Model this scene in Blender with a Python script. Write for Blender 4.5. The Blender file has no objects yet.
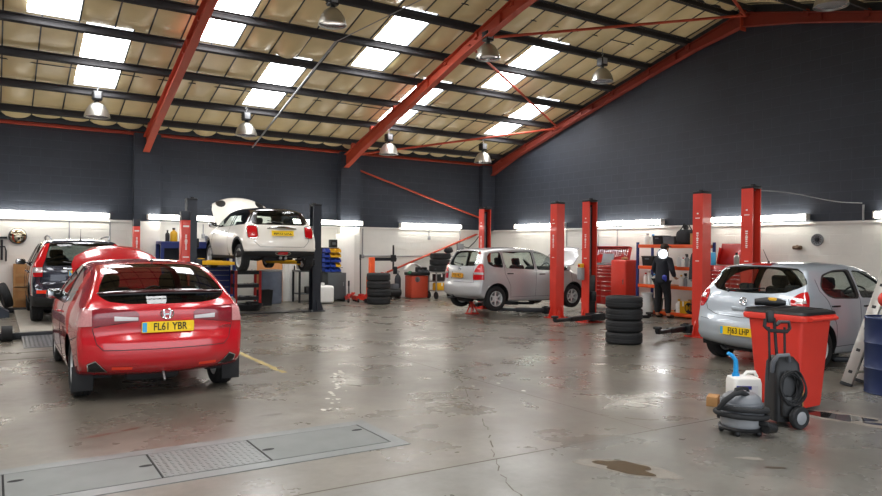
import bpy, bmesh, math, random
import numpy as np
from math import pi, sin, cos, radians, sqrt, atan2
from mathutils import Vector, Matrix, Euler
from mathutils.bvhtree import BVHTree
from mathutils.geometry import delaunay_2d_cdt
from mathutils.interpolate import poly_3d_calc
random.seed(7)
SC = bpy.context.scene
COL = SC.collection

# ------------------------------------------------------------------ materials
def lin(h):
    h = h.lstrip('#')
    v = [int(h[i:i+2], 16)/255 for i in (0, 2, 4)]
    return tuple((c/12.92 if c <= .04045 else ((c+.055)/1.055)**2.4) for c in v) + (1,)
MATS = {}
def mat(name, hexc, rough=.5, metal=0., coat=0., var=.0, vscale=8., bump=0., bscale=60., spec=.5, rvar=0.):
    if name in MATS: return MATS[name]
    m = bpy.data.materials.new(name); m.use_nodes = True
    nt = m.node_tree; N = nt.nodes; Lk = nt.links
    b = N['Principled BSDF']
    c = lin(hexc)
    b.inputs['Base Color'].default_value = c
    b.inputs['Roughness'].default_value = rough
    b.inputs['Metallic'].default_value = metal
    b.inputs['Coat Weight'].default_value = coat
    b.inputs['Coat Roughness'].default_value = .04
    b.inputs['Specular IOR Level'].default_value = spec
    tc = N.new('ShaderNodeTexCoord')
    if var or rvar:
        nz = N.new('ShaderNodeTexNoise'); nz.inputs['Scale'].default_value = vscale; nz.inputs['Detail'].default_value = 6
        Lk.new(tc.outputs['Object'], nz.inputs['Vector'])
        if var:
            mx = N.new('ShaderNodeMix'); mx.data_type = 'RGBA'
            mx.inputs[6].default_value = tuple(x*(1-var) for x in c[:3])+(1,)
            mx.inputs[7].default_value = tuple(min(1, x*(1+var)) for x in c[:3])+(1,)
            Lk.new(nz.outputs['Fac'], mx.inputs[0]); Lk.new(mx.outputs[2], b.inputs['Base Color'])
        if rvar:
            mr = N.new('ShaderNodeMapRange'); mr.inputs[1].default_value = .3; mr.inputs[2].default_value = .7
            mr.inputs[3].default_value = max(0, rough-rvar); mr.inputs[4].default_value = rough+rvar
            Lk.new(nz.outputs['Fac'], mr.inputs[0]); Lk.new(mr.outputs[0], b.inputs['Roughness'])
    if bump:
        n2 = N.new('ShaderNodeTexNoise'); n2.inputs['Scale'].default_value = bscale; n2.inputs['Detail'].default_value = 3
        Lk.new(tc.outputs['Object'], n2.inputs['Vector'])
        bp = N.new('ShaderNodeBump'); bp.inputs['Strength'].default_value = bump; bp.inputs['Distance'].default_value = .01
        Lk.new(n2.outputs['Fac'], bp.inputs['Height']); Lk.new(bp.outputs[0], b.inputs['Normal'])
    MATS[name] = m
    return m
def emis(name, hexc, strength):
    if name in MATS: return MATS[name]
    m = bpy.data.materials.new(name); m.use_nodes = True
    b = m.node_tree.nodes['Principled BSDF']
    b.inputs['Base Color'].default_value = lin(hexc)
    b.inputs['Emission Color'].default_value = lin(hexc); b.inputs['Emission Strength'].default_value = strength
    MATS[name] = m; return m
def glassmat(name, tint, refl=1.5):
    m = bpy.data.materials.new(name); m.use_nodes = True
    nt = m.node_tree; N = nt.nodes; N.clear()
    out = N.new('ShaderNodeOutputMaterial'); mix = N.new('ShaderNodeMixShader')
    tr = N.new('ShaderNodeBsdfTransparent'); tr.inputs[0].default_value = lin(tint)
    gl = N.new('ShaderNodeBsdfGlossy'); gl.inputs['Roughness'].default_value = .01
    lw = N.new('ShaderNodeLayerWeight'); lw.inputs[0].default_value = .5
    pw = N.new('ShaderNodeMath'); pw.operation = 'POWER'; pw.inputs[1].default_value = 4.; nt.links.new(lw.outputs['Facing'], pw.inputs[0])
    fr = N.new('ShaderNodeMapRange'); fr.inputs[3].default_value = .05; fr.inputs[4].default_value = .9; nt.links.new(pw.outputs[0], fr.inputs[0])
    nt.links.new(fr.outputs[0], mix.inputs[0]); nt.links.new(tr.outputs[0], mix.inputs[1]); nt.links.new(gl.outputs[0], mix.inputs[2])
    nt.links.new(mix.outputs[0], out.inputs[0]); MATS[name] = m
    return m

M = {}
M['black'] = mat('black plastic', '#17181a', .45, var=.2)
M['rubber'] = mat('tyre rubber', '#1b1c1e', .75, var=.25, vscale=14, bump=.15)
M['blackmetal'] = mat('black painted steel', '#1c1e22', .4, .3, var=.2)
M['navymetal'] = mat('dark slate steel', '#2a2e36', .45, .2, var=.15)
M['chrome'] = mat('chrome', '#d8dadc', .12, 1.)
M['alu'] = mat('spun aluminium', '#b9b8b2', .35, .9, var=.08)
M['alloy'] = mat('alloy wheel silver', '#d2d4d5', .35, .35, coat=.3)
M['galv'] = mat('galvanised steel', '#9a9c9c', .45, .7, var=.15)
M['steel'] = mat('worn steel', '#77787a', .42, .8, var=.25, vscale=12)
M['liftred'] = mat('lift red paint', '#cf3626', .42, coat=.2, var=.1, vscale=5)
M['toolred'] = mat('tool chest red paint', '#b81a14', .35, coat=.4, var=.08)
M['binred'] = mat('bin red plastic', '#d23527', .48, var=.08, vscale=4)
M['steelred'] = mat('roof frame red oxide', '#b5452a', .6, var=.16, vscale=3)
M['orange'] = mat('orange paint', '#e0541c', .45, var=.1)
M['yellow'] = mat('yellow paint', '#d9a514', .5, var=.15)
M['plate'] = mat('plate yellow', '#f2c90f', .4)
M['platewarm'] = mat('plate amber', '#d99a1c', .4)
M['euroblue'] = mat('euro band blue', '#3fa5d8', .4)
M['ink'] = mat('plate ink', '#15130c', .6)
M['blue'] = mat('cabinet blue', '#1b2c6b', .45, var=.1)
M['royal'] = mat('bin blue', '#1f3f9c', .4)
M['drumblue'] = mat('drum blue', '#1a2a50', .38, .1, var=.1)
M['cyan'] = mat('spout blue', '#1e9be0', .4)
M['white'] = mat('white plastic', '#e9e8e3', .4, var=.04)
M['whitepaint'] = mat('white painted metal', '#dddcd6', .5, var=.05)
M['greyplastic'] = mat('grey plastic', '#5a5d62', .45, var=.1)
M['midgrey'] = mat('mid grey plastic', '#8b8d90', .4, var=.06)
M['greypaint'] = mat('grey painted steel', '#4a4e50', .5, var=.15)
M['wood'] = mat('raw board', '#a87d4d', .7, var=.25, vscale=9)
M['card'] = mat('cardboard', '#a8794a', .8, var=.12)
M['ply'] = mat('orange ply', '#d09058', .6, var=.12)
M['green'] = mat('green plastic', '#2a6b48', .5)
M['lensred'] = mat('red lamp lens', '#b8121a', .12, coat=1., var=.2, vscale=40)
M['lensclear'] = mat('clear lamp lens', '#cfc9c8', .15, .5, coat=1., var=.1, vscale=60)
M['lensdull'] = mat('pale red lamp lens', '#7f1c28', .12, coat=1., var=.35, vscale=50)
M['lenspale'] = mat('rosy lamp lens', '#c48888', .12, coat=1., var=.25, vscale=60)
M['maroon'] = mat('dark maroon plastic', '#3a0e16', .25, coat=.6)
M['reflector'] = mat('orange red reflector', '#ff3b1c', .2, coat=1.)  # reflected flash glow put into the bright colour, nothing emits
M['seat'] = mat('seat cloth', '#26272b', .9, var=.15, vscale=40)
M['trimdark'] = mat('cabin trim', '#1c1d20', .8, var=.1)
M['skin'] = mat('skin', '#b98468', .55)
M['overall'] = mat('dark work cloth', '#1b1e27', .85, var=.25, vscale=14, bump=.3, bscale=30)
M['bootblack'] = mat('boot leather', '#141414', .5)
M['clearbag'] = mat('cloudy polythene', '#c9cccb', .3, var=.05)
M['underbody'] = mat('underbody black', '#101113', .8, var=.3)
M['signwhite'] = mat('lettering white', '#e8e4de', .5)
M['dirtyglove'] = mat('blue glove', '#25308c', .5)
M['glass'] = glassmat('car glass', '#eaf1ee')
M['privacy'] = glassmat('dark car glass', '#8f9998')
M['paint_red'] = mat('red car paint', '#b5131f', .22, .05, coat=1., spec=.5)
M['paint_silver'] = mat('silver car paint', '#b3b4b6', .38, .35, coat=1.)
M['paint_silverblue'] = mat('silver blue car paint', '#b2bcc5', .38, .35, coat=1.)
M['paint_cream'] = mat('cream white car paint', '#e6e2d8', .28, .0, coat=1.)
M['paint_dark'] = mat('charcoal blue car paint', '#262a38', .25, .4, coat=1.)
M['gloss_black'] = mat('gloss black paint', '#0e0f11', .15, .0, coat=1.)
M['cladding'] = mat('wheel arch cladding', '#232426', .65)

# ------------------------------------------------------------------ scene graph
def tag(o, label, cat, group=None):
    o['label'] = label; o['category'] = cat
    if group: o['group'] = group
    return o
def thing(name, label, cat, loc=(0, 0, 0), rotz=0., group=None):
    o = bpy.data.objects.new(name, None); COL.objects.link(o)
    o.empty_display_size = .1; o.location = loc; o.rotation_euler = (0, 0, rotz)
    return tag(o, label, cat, group)
def link_mesh(name, me, parent=None, loc=None, rotz=None):
    o = bpy.data.objects.new(name, me); COL.objects.link(o)
    if parent is not None: o.parent = parent
    if loc is not None: o.location = loc
    if rotz is not None: o.rotation_euler = (0, 0, rotz)
    return o
def struct(o): o['kind'] = 'structure'; return o
def children(o): return [c for c in bpy.data.objects if c.parent is o]
def dup(root, loc, rotz, label, group=None):
    kids = {}
    for o in bpy.data.objects:
        if o.parent: kids.setdefault(o.parent.name, []).append(o)
    r = root.copy(); COL.objects.link(r); r.location = loc; r.rotation_euler = (0, 0, rotz); r['label'] = label
    if group: r['group'] = group
    for ch in kids.get(root.name, []):
        c = ch.copy(); COL.objects.link(c); c.parent = r
        for g in kids.get(ch.name, []):
            d = g.copy(); COL.objects.link(d); d.parent = c
    return r

def rounded(poly, r, n=3):
    out = []; L = len(poly)
    for i in range(L):
        p = Vector(poly[i]); a = Vector(poly[i-1]); b = Vector(poly[(i+1) % L])
        da = (a-p); db = (b-p)
        t = min(r, da.length*.45, db.length*.45)
        p0 = p+da.normalized()*t; p2 = p+db.normalized()*t
        for k in range(n+1):
            s = k/n
            out.append(tuple(p0*(1-s)**2+p*2*s*(1-s)+p2*s*s))
    return out

class MB:
    """collects shapes into one mesh"""
    def __init__(s): s.bm = bmesh.new()
    def _in(s, b2, Mx=None):
        if Mx is not None: bmesh.ops.transform(b2, matrix=Mx, verts=b2.verts)
        me = bpy.data.meshes.new('tmp'); b2.to_mesh(me); b2.free()
        s.bm.from_mesh(me); bpy.data.meshes.remove(me)
        return s
    def box(s, c, d, rot=None, bev=0., seg=2):
        b = bmesh.new(); bmesh.ops.create_cube(b, size=1)
        bmesh.ops.scale(b, vec=d, verts=b.verts)
        if bev:
            bmesh.ops.bevel(b, geom=b.edges[:], offset=min(bev, min(d)*.45), segments=seg, affect='EDGES', profile=.5)
        Mx = Matrix.Translation(c)
        if rot is not None: Mx = Mx @ Euler(rot).to_matrix().to_4x4()
        return s._in(b, Mx)
    def cyl(s, p0, p1, r0, r1=None, n=16, cap=True):
        r1 = r0 if r1 is None else r1
        p0 = Vector(p0); p1 = Vector(p1); d = p1-p0
        b = bmesh.new()
        bmesh.ops.create_cone(b, cap_ends=cap, segments=n, radius1=max(r0, 1e-5), radius2=max(r1, 1e-5), depth=d.length)
        Mx = Matrix.Translation((p0+p1)/2) @ d.to_track_quat('Z', 'Y').to_matrix().to_4x4()
        return s._in(b, Mx)
    def sphere(s, c, r, sc=(1, 1, 1), n=16):
        b = bmesh.new(); bmesh.ops.create_uvsphere(b, u_segments=n, v_segments=max(6, n//2), radius=r)
        return s._in(b, Matrix.Translation(c) @ Matrix.Diagonal((*sc, 1)))
    def tube(s, pts, r, n=8, closed=False):
        pts = [Vector(p) for p in pts]; L = len(pts); rings = []
        b = s.bm; up = None
        for i, p in enumerate(pts):
            if closed: t = pts[(i+1) % L]-pts[i-1]
            else: t = pts[min(i+1, L-1)]-pts[max(i-1, 0)]
            if t.length < 1e-9: t = Vector((0, 0, 1))
            t.normalize()
            if up is None: up = Vector((0, 0, 1)) if abs(t.z) < .9 else Vector((1, 0, 0))
            u = up-t*up.dot(t)
            if u.length < 1e-6: u = t.orthogonal()
            u.normalize(); v = t.cross(u); up = u
            rr = r[i] if isinstance(r, (list, tuple)) else r
            rings.append([b.verts.new(p+u*rr*cos(2*pi*k/n)+v*rr*sin(2*pi*k/n)) for k in range(n)])
        for i in range(L if closed else L-1):
            A = rings[i]; B = rings[(i+1) % L]
            for k in range(n):
                b.faces.new((A[k], A[(k+1) % n], B[(k+1) % n], B[k]))
        if not closed:
            b.faces.new(rings[0][::-1]); b.faces.new(rings[-1])
        return s
    def lathe(s, prof, Mx=None, n=32, closed=False):
        b = bmesh.new(); rings = []
        for (r, z) in prof:
            rings.append([b.verts.new((r*cos(2*pi*k/n), r*sin(2*pi*k/n), z)) for k in range(n)] if r > 1e-6 else [b.verts.new((0, 0, z))])
        L = len(rings)
        for i in range(L if closed else L-1):
            A = rings[i]; B = rings[(i+1) % L]
            for k in range(n):
                a0 = A[k % len(A)]; a1 = A[(k+1) % len(A)]; b0 = B[k % len(B)]; b1 = B[(k+1) % len(B)]
                vs = []
                for v in (a0, a1, b1, b0):
                    if v not in vs: vs.append(v)
                if len(vs) > 2: b.faces.new(vs)
        bmesh.ops.recalc_face_normals(b, faces=b.faces[:])
        return s._in(b, Mx)
    def prism(s, poly, depth, Mx=None, bev=0., seg=2):
        b = bmesh.new()
        vs = [b.verts.new((p[0], p[1], 0)) for p in poly]
        f = b.faces.new(vs)
        r = bmesh.ops.extrude_face_region(b, geom=[f])
        bmesh.ops.translate(b, vec=(0, 0, depth), verts=[v for v in r['geom'] if isinstance(v, bmesh.types.BMVert)])
        bmesh.ops.recalc_face_normals(b, faces=b.faces[:])
        if bev:
            es = [e for e in b.edges if len(e.link_faces) == 2 and e.calc_face_angle(0) > .5]
            bmesh.ops.bevel(b, geom=es, offset=bev, segments=seg, affect='EDGES', profile=.5)
        return s._in(b, Mx)
    def loft(s, rings, cap=True):
        b = bmesh.new(); R = [[b.verts.new(p) for p in r] for r in rings]
        for A, B in zip(R, R[1:]):
            n = len(A)
            for k in range(n): b.faces.new((A[k], A[(k+1) % n], B[(k+1) % n], B[k]))
        if cap: b.faces.new(R[0][::-1]); b.faces.new(R[-1])
        bmesh.ops.recalc_face_normals(b, faces=b.faces[:])
        return s._in(b)
    def build(s, name, m, parent=None, loc=None, rotz=None, ang=38):
        me = bpy.data.meshes.new(name); s.bm.to_mesh(me); s.bm.free()
        me.materials.append(m)
        me.shade_smooth(); me.set_sharp_from_angle(angle=radians(ang))
        return link_mesh(name, me, parent, loc, rotz)

def text_mesh(body, size, m, name, parent, Mx, sx=1., extrude=.001, bold=0.):
    cu = bpy.data.curves.new('t', 'FONT'); cu.body = body; cu.size = size; cu.extrude = extrude
    cu.align_x = 'CENTER'; cu.align_y = 'CENTER'; cu.offset = bold; cu.resolution_u = 3
    ob = bpy.data.objects.new('t', cu); COL.objects.link(ob)
    dg = bpy.context.evaluated_depsgraph_get(); dg.update()
    me = bpy.data.meshes.new_from_object(ob.evaluated_get(dg))
    bpy.data.objects.remove(ob); bpy.data.curves.remove(cu)
    me.transform(Mx @ Matrix.Diagonal((sx, 1, 1, 1)))
    me.materials.clear(); me.materials.append(m)
    return link_mesh(name, me, parent)
def frame(o, x, y):
    """matrix whose local x,y axes are the given directions, origin o"""
    x = Vector(x).normalized(); y = Vector(y); y = (y-x*y.dot(x)).normalized(); z = x.cross(y)
    return Matrix(((x.x, y.x, z.x, o[0]), (x.y, y.y, z.y, o[1]), (x.z, y.z, z.z, o[2]), (0, 0, 0, 1)))
PANEL_T = .04
SKY_E = 14.0
WORLD_E = 2.6
# ------------------------------------------------------------------ the workshop shell
EXPOSURE = 0.16
RX, BY, LX, FY = 15.1, 20.2, -8.3, -0.6         # right gable, back wall, left gable, front wall
RIDGE_Y, SL, Z0 = 10.1, .2725, 4.65             # ridge line, roof slope, purlin-bottom height at the back eave
def roof_z(y, off=0.): return Z0+off+SL*(BY-(y if y >= RIDGE_Y else 2*RIDGE_Y-y))

def wall_mat():
    m = bpy.data.materials.new('painted blockwork'); m.use_nodes = True
    nt = m.node_tree; N = nt.nodes; L = nt.links; b = N['Principled BSDF']
    tc = N.new('ShaderNodeTexCoord'); sp = N.new('ShaderNodeSeparateXYZ'); L.new(tc.outputs['Object'], sp.inputs[0])
    ad = N.new('ShaderNodeMath'); ad.operation = 'ADD'; L.new(sp.outputs['X'], ad.inputs[0]); L.new(sp.outputs['Y'], ad.inputs[1])
    cb = N.new('ShaderNodeCombineXYZ'); L.new(ad.outputs[0], cb.inputs[0]); L.new(sp.outputs['Z'], cb.inputs[1])
    br = N.new('ShaderNodeTexBrick'); L.new(cb.outputs[0], br.inputs['Vector'])
    br.inputs['Scale'].default_value = 1; br.inputs['Brick Width'].default_value = .45; br.inputs['Row Height'].default_value = .225
    br.inputs['Mortar Size'].default_value = .008; br.inputs['Mortar Smooth'].default_value = .4; br.inputs['Bias'].default_value = 0
    br.inputs['Color1'].default_value = (.95, .95, .95, 1); br.inputs['Color2'].default_value = (1.04, 1.04, 1.04, 1); br.inputs['Mortar'].default_value = (1.3, 1.3, 1.3, 1)
    nz = N.new('ShaderNodeTexNoise'); nz.inputs['Scale'].default_value = 1.3; nz.inputs['Detail'].default_value = 8; L.new(tc.outputs['Object'], nz.inputs['Vector'])
    mr = N.new('ShaderNodeMapRange'); mr.inputs[3].default_value = .82; mr.inputs[4].default_value = 1.18; L.new(nz.outputs['Fac'], mr.inputs[0])
    gt = N.new('ShaderNodeMath'); gt.operation = 'GREATER_THAN'; gt.inputs[1].default_value = 2.27; L.new(sp.outputs['Z'], gt.inputs[0])
    mx = N.new('ShaderNodeMix'); mx.data_type = 'RGBA'; L.new(gt.outputs[0], mx.inputs[0])
    mx.inputs[6].default_value = lin('#d9d8d2'); mx.inputs[7].default_value = lin('#323842')
    m1 = N.new('ShaderNodeMix'); m1.data_type = 'RGBA'; m1.blend_type = 'MULTIPLY'; L.new(gt.outputs[0], m1.inputs[0])
    L.new(mx.outputs[2], m1.inputs[6]); L.new(br.outputs['Color'], m1.inputs[7])
    m2 = N.new('ShaderNodeMix'); m2.data_type = 'RGBA'; m2.blend_type = 'MULTIPLY'; m2.inputs[0].default_value = .8
    L.new(m1.outputs[2], m2.inputs[6]); L.new(mr.outputs[0], m2.inputs[7]); L.new(m2.outputs[2], b.inputs['Base Color'])
    bp = N.new('ShaderNodeBump'); bp.inputs['Strength'].default_value = .5; bp.inputs['Distance'].default_value = .01
    L.new(br.outputs['Fac'], bp.inputs['Height']); bp.invert = True; L.new(bp.outputs[0], b.inputs['Normal'])
    b.inputs['Roughness'].default_value = .62; b.inputs['Specular IOR Level'].default_value = .4
    return m
def floor_mat():
    m = bpy.data.materials.new('worn concrete'); m.use_nodes = True
    nt = m.node_tree; N = nt.nodes; L = nt.links; b = N['Principled BSDF']
    tc = N.new('ShaderNodeTexCoord')
    def noise(sc, det, ro=.55, dist=0.):
        n = N.new('ShaderNodeTexNoise'); n.inputs['Scale'].default_value = sc; n.inputs['Detail'].default_value = det
        n.inputs['Roughness'].default_value = ro; n.inputs['Distortion'].default_value = dist; L.new(tc.outputs['Object'], n.inputs['Vector']); return n
    def ramp(src, pts):
        r = N.new('ShaderNodeValToRGB'); e = r.color_ramp.elements
        while len(e) < len(pts): e.new(.5)
        for q, (p, c) in zip(e, pts): q.position = p; q.color = c if len(c) == 4 else (*c, 1)
        L.new(src, r.inputs[0]); return r
    n1 = noise(.5, 8, .6); n2 = noise(3.4, 8, .68); n3 = noise(14, 5, .6)
    base = ramp(n1.outputs['Fac'], [(.30, lin('#5c574e')), (.5, lin('#6a655c')), (.68, lin('#7b766c'))])
    st = ramp(n2.outputs['Fac'], [(.25, (.74, .73, .72, 1)), (.5, (.98, .97, .97, 1)), (.75, (1.14, 1.14, 1.14, 1))])
    gr = ramp(n3.outputs['Fac'], [(.3, (.88, .88, .88, 1)), (.7, (1.06, 1.06, 1.06, 1))])
    a = N.new('ShaderNodeMix'); a.data_type = 'RGBA'; a.blend_type = 'MULTIPLY'; a.inputs[0].default_value = .8
    L.new(base.outputs[0], a.inputs[6]); L.new(st.outputs[0], a.inputs[7])
    c = N.new('ShaderNodeMix'); c.data_type = 'RGBA'; c.blend_type = 'MULTIPLY'; c.inputs[0].default_value = .9
    L.new(a.outputs[2], c.inputs[6]); L.new(gr.outputs[0], c.inputs[7])
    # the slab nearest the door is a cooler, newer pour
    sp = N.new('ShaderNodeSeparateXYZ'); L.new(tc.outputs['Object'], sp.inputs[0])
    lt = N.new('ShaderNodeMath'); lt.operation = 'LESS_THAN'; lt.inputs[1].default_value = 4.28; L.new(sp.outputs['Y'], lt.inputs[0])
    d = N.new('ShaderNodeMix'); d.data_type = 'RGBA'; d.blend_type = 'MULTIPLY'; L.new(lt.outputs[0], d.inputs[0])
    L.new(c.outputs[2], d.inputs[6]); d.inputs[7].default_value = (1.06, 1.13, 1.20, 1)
    L.new(d.outputs[2], b.inputs['Base Color'])
    n4 = noise(1.1, 5, .6)
    mr = N.new('ShaderNodeMapRange'); mr.inputs[1].default_value = .3; mr.inputs[2].default_value = .7; mr.inputs[3].default_value = .20; mr.inputs[4].default_value = .40
    L.new(n4.outputs['Fac'], mr.inputs[0]); L.new(mr.outputs[0], b.inputs['Roughness'])
    b.inputs['Specular IOR Level'].default_value = .5
    return m
WALL = wall_mat()
def slab(name, lo, hi, m, parent=None):
    b = MB(); b.box([(l+h)/2 for l, h in zip(lo, hi)], [h-l for l, h in zip(lo, hi)]); return struct(b.build(name, m, parent))
slab('floor', (LX-1, -14, -.2), (RX+.4, BY+.4, 0), floor_mat())
slab('wall_back', (LX, BY, 0), (RX, BY+.25, 5.0), WALL)
for nm, x in (('wall_right', RX), ('wall_left', LX-.25)):
    b = MB(); poly = [(FY, 0), (BY+.25, 0), (BY+.25, 5.0), (RIDGE_Y, 7.80), (FY, 4.85)]
    b.prism(poly, .25, Matrix(((0, 0, 1, x), (1, 0, 0, 0), (0, 1, 0, 0), (0, 0, 0, 1)))); struct(b.build(nm, WALL))
# front wall, standing behind the viewpoint, with its open vehicle door
DX0, DX1, DZ = -3.2, 8.4, 4.1
slab('wall_front_side', (LX, FY-.25, 0), (DX0, FY, 4.62), WALL); slab('wall_front_corner', (DX1, FY-.25, 0), (RX, FY, 4.62), WALL); slab('wall_front_lintel', (DX0, FY-.25, DZ), (DX1, FY, 4.62), WALL)
b = MB()
for x in (DX0, DX1): b.box((x, FY-.12, DZ/2), (.12, .3, DZ))
b.box(((DX0+DX1)/2, FY-.12, DZ), (DX1-DX0, .3, .12)); struct(b.build('door_1', M['galv']))
# block piers on the back wall under the roof frames
FRAMES = (-8.2, -2.45, 3.38, 9.22, 14.98)
for x in (-2.45, 3.42, 9.38): slab('wall_back_pier', (x-.33, BY-.30, 0), (x+.33, BY+.02, 4.62), WALL)
slab('wall_back_corner_pier', (RX-.55, BY-.22, 2.28), (RX, BY+.02, 4.6), WALL)
# white capping strip and conduit along the paint line
b = MB()
b.box(((LX+RX)/2, BY-.02, 2.27), (RX-LX, .04, .05)); b.box((RX-.02, (FY+BY)/2, 2.27), (.04, BY-FY, .05)); struct(b.build('trim_1', M['whitepaint']))
# roof lining: sagging insulated panels between purlins, and clear sheets
PUR = [BY-.05-i*1.29 for i in range(8)]; PUR = [20.3, 19.45, 18.18, 16.82, 15.52, 14.23, 12.93, 11.65, 10.35]
pit = 1.935; SKW = .88
def lin_panel_mat():
    m = mat('roof lining panel', '#c2b085', .34, var=.30, vscale=1.3, bump=.25, bscale=5)
    nt = m.node_tree; N = nt.nodes; out = N['Material Output']; b = N['Principled BSDF']
    tr = N.new('ShaderNodeBsdfTranslucent'); tr.inputs[0].default_value = lin('#e2c48e'); mx = N.new('ShaderNodeMixShader'); mx.inputs[0].default_value = PANEL_T
    nt.links.new(b.outputs[0], mx.inputs[1]); nt.links.new(tr.outputs[0], mx.inputs[2]); nt.links.new(mx.outputs[0], out.inputs[0])
    return m
sky_cells = set(); panes = []
def add_sky(x, y0, y1): panes.append((x, y0, y1))
LOW = [1.5+2*pit*k for k in range(-2, 4)]; HIGH = [1.5+pit+2*pit*k for k in range(-3, 4)]
LOW = [1.5, 5.42, 9.40, 13.26, -2.4, -6.3]; HIGH = [.47, 3.56, 7.28, 11.2, -3.5, -7.4]
for x in LOW: add_sky(x, 15.80, 18.06)
for x in HIGH: add_sky(x, 13.12, 15.46)
for x in (-6, -2.1, 1.8, 5.7): add_sky(x, 2*RIDGE_Y-15.46, 2*RIDGE_Y-13.12); add_sky(x+1.9, 2*RIDGE_Y-18.06, 2*RIDGE_Y-15.80)  # unseen rooflights on the front slope, added for their light
bm = bmesh.new(); seams = MB()
edges_y = [20.45]+PUR[1:]+[RIDGE_Y]
full = edges_y+[2*RIDGE_Y-y for y in edges_y[::-1][1:]]
for y0, y1 in zip(full, full[1:]):
    xs = sorted({round(LX+.645*k, 3) for k in range(int((RX-LX)/.645)+2) if LX+.645*k < RX} | {RX})
    holes = [(x, x+SKW) for x, a, c in panes if a < (y0+y1)/2 < c]
    cells = []
    for a, c in zip(xs, xs[1:]):
        seg = [(a, c)]
        for h0, h1 in holes:
            ns = []
            for s0, s1 in seg:
                if h1 <= s0 or h0 >= s1: ns.append((s0, s1)); continue
                if h0 > s0+.03: ns.append((s0, h0))
                if h1 < s1-.03: ns.append((h1, s1))
            seg = ns
        cells += seg
    for a, c in cells:
        n = 7; sag = random.uniform(.05, .15)*min(1, (c-a)/.5); sk = 1 if y0 > RIDGE_Y else -1
        if a < 5.25 < c and 14.3 < (y0+y1)/2 < 15.5: sag = .26
        G = []
        for i in range(n):
            row = []
            for j in range(n):
                u = i/(n-1); v = j/(n-1); y = y0+(y1-y0)*v; x = a+(c-a)*u
                vv = (1-v) if sk == 1 else v          # 1 at the lower edge
                d = sag*(sin(pi*u)**.6)*(sin(pi*vv**1.8)) if 0 < u < 1 else 0
                row.append(bm.verts.new((x, y, roof_z(y, .15)-d)))
            G.append(row)
        for i in range(n-1):
            for j in range(n-1): bm.faces.new((G[i][j], G[i][j+1], G[i+1][j+1], G[i+1][j]))
        for xx in (a,):
            if xx > LX+.1: seams.box((xx, (y0+y1)/2, (roof_z(y0, .14)+roof_z(y1, .14))/2), (.028, abs(y1-y0)/cos(atan2(SL, 1)), .02), rot=(atan2(SL, 1)*(-1 if y0 > RIDGE_Y else 1), 0, 0))
me = bpy.data.meshes.new('ceiling'); bm.to_mesh(me); bm.free(); me.materials.append(lin_panel_mat()); me.shade_smooth(); ceil = struct(link_mesh('ceiling', me))
sm = seams.build('seam', M['navymetal'], ceil); sm['kind'] = 'structure'
# outer sheeting so that no daylight leaks past the lining
b = MB()
for y0, y1 in ((.35, FY-.4),):
    za, zc = roof_z(y0, .32), roof_z(y1, .32)
    segs = sorted([(x, x+SKW) for x, a, c in panes])
    vs = [b.bm.verts.new(p) for p in ((LX-.3, y0, za), (RX+.3, y0, za), (RX+.3, y1, zc), (LX-.3, y1, zc))]; b.bm.faces.new(vs)
struct(b.build('roof', M['greypaint']))
# clear corrugated rooflights
SKY = emis('daylight through clear sheet', '#ffffff', SKY_E)
for k, (x, y0, y1) in enumerate(panes):
    b = MB(); n = 48; A = []; B = []
    for i in range(n+1):
        xx = x+SKW*i/n; w = .02*cos(2*pi*i/n*6.)
        A.append(b.bm.verts.new((xx, y0-.04, roof_z(y0-.04, .18)+w))); B.append(b.bm.verts.new((xx, y1+.04, roof_z(y1+.04, .18)+w)))
    for i in range(n): b.bm.faces.new((A[i], A[i+1], B[i+1], B[i]))
    struct(b.build('window_%d' % (k+1), SKY))
# purlins
for y in PUR[1:]+[2*RIDGE_Y-y for y in PUR[1:]]:
    b = MB(); a = atan2(SL, 1)*(-1 if y > RIDGE_Y else 1)
    b.box(((LX+RX)/2, y, roof_z(y, .01)), (RX-LX-.04, .015, .12), rot=(a, 0, 0)); s_ = 1 if y > RIDGE_Y else -1
    b.box(((LX+RX)/2, y+.035*s_, roof_z(y+.03*s_, -.05)), (RX-LX-.04, .065, .012), rot=(a, 0, 0)); b.box(((LX+RX)/2, y-.035*s_, roof_z(y-.03*s_, .07)), (RX-LX-.04, .065, .012), rot=(a, 0, 0))
    struct(b.build('purlin_beam', mat('purlin paint', '#3b3a3c', .75, var=.2, spec=.25)))
b = MB(); b.box(((LX+RX)/2, 20.12, 4.60), (RX-LX-.04, .14, .02)); b.box(((LX+RX)/2, 20.185, 4.66), (RX-LX-.04, .02, .13)); struct(b.build('eaves_beam', M['steelred']))
b = MB(); b.box(((LX+RX)/2, 20.10, 4.76), (RX-LX-.04, .12, .16)); struct(b.build('eaves_gutter_beam', M['navymetal']))
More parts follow.
